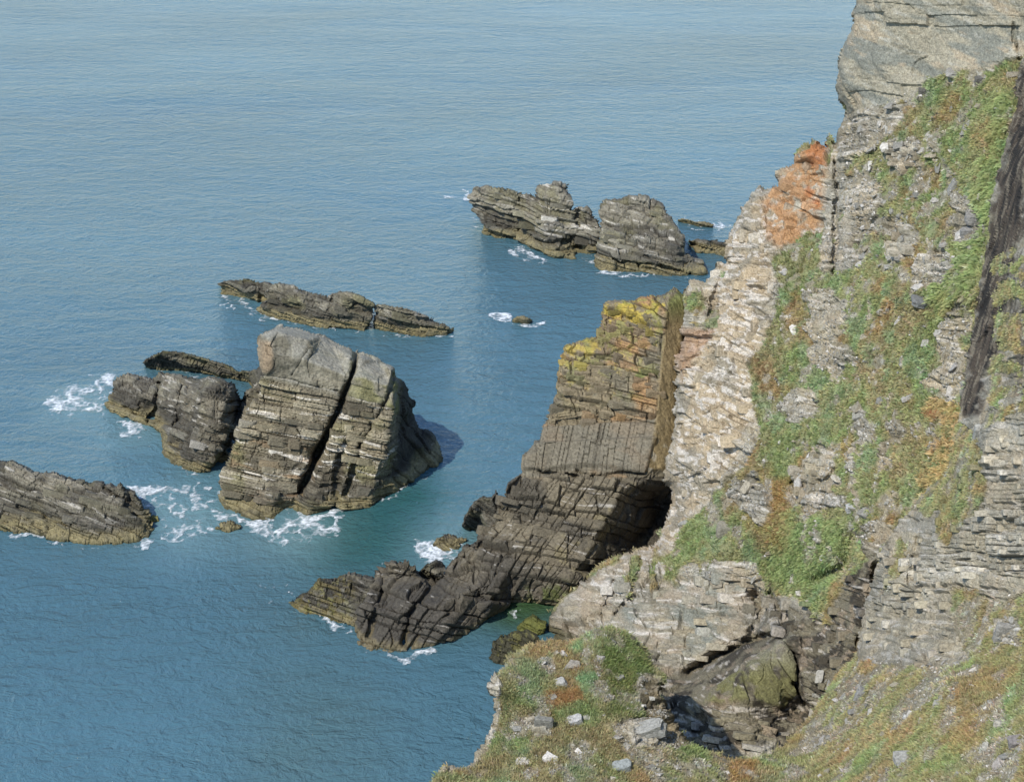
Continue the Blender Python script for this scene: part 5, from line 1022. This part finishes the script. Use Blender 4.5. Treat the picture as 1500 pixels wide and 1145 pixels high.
foam([(715, 462), (735, 459), (755, 466), (752, 472), (728, 469)], 9, .7, 'little white wave left of the lone awash rock', 3)
foam([(750, 473), (776, 474), (798, 474), (796, 480), (766, 480)], 10, .6, 'little white wave right of the lone awash rock', 3)
foam([(640, 284), (690, 276), (698, 290), (650, 294)], 11, .5, 'faint foam off the left of the farthest rocks', 4)
foam([(680, 316), (704, 320), (712, 342), (690, 330)], 12, .5, 'foam at the left foot of the farthest rocks', 4)
foam([(985, 316), (1040, 320), (1075, 328), (1060, 340), (1010, 336)], 13, .42, 'faint foam about the thin far sliver of rock', 4)
foam([(425, 888), (450, 898), (520, 918), (516, 935), (450, 914)], 14, .40, 'thin foam below the flat seaweed rock')
foam([(516, 940), (560, 956), (650, 944), (660, 950), (640, 962), (560, 970), (520, 955)], 15, .50, 'white foam edging the black pillar foot')
foam([(715, 896), (745, 886), (770, 892), (760, 904), (735, 914)], 16, .42, 'foam in the narrow inlet')
foam([(740, 368), (760, 355), (806, 380), (800, 388), (760, 384)], 17, .35, 'faint foam at the foot of the humped far islet', 4)
foam([(845, 375), (872, 372), (880, 392), (850, 386)], 18, .4, 'faint foam in the gap of the farthest rock pair', 4)
foam([(225, 540), (300, 546), (295, 556), (240, 552)], 19, .35, 'faint foam between the low islet and the dark rock', 4)
foam([(385, 895), (360, 860), (400, 850), (470, 850), (440, 870)], 20, .30, 'stray foam flecks left of the seaweed rock')

# wash hugging the waterlines
def waterline_foam(pts, seed, amount, label, out=8):
    poly = [(x, y - 3) for x, y in pts] + [(x, y + out) for x, y in reversed(pts)]
    foam(poly, seed, amount, label, 3)
waterline_foam([(326, 747), (366, 766), (399, 764), (421, 746), (447, 760), (483, 750), (505, 752)], 31, .48, 'thin foam line at the foot of the tall stack')
waterline_foam([(0, 780), (42, 781), (80, 792), (105, 795), (140, 799), (175, 797), (217, 790)], 32, .36, 'thin foam line along the left islet')
waterline_foam([(384, 463), (410, 470), (447, 478), (498, 485), (535, 488), (572, 490), (623, 496), (665, 492)], 33, .36, 'thin foam line along the slanting reef', 5)
waterline_foam([(206, 652), (238, 668), (252, 684), (280, 693), (311, 695)], 34, .36, 'thin foam line below the rounded hump rock', 6)
waterline_foam([(878, 397), (912, 401), (954, 403), (999, 409), (1031, 404)], 35, .36, 'thin foam line at the broad far islet', 4)
waterline_foam([(542, 745), (557, 735), (594, 717), (641, 686), (656, 670)], 36, .30, 'thin foam line under the dark right flank of the tall stack', 5)
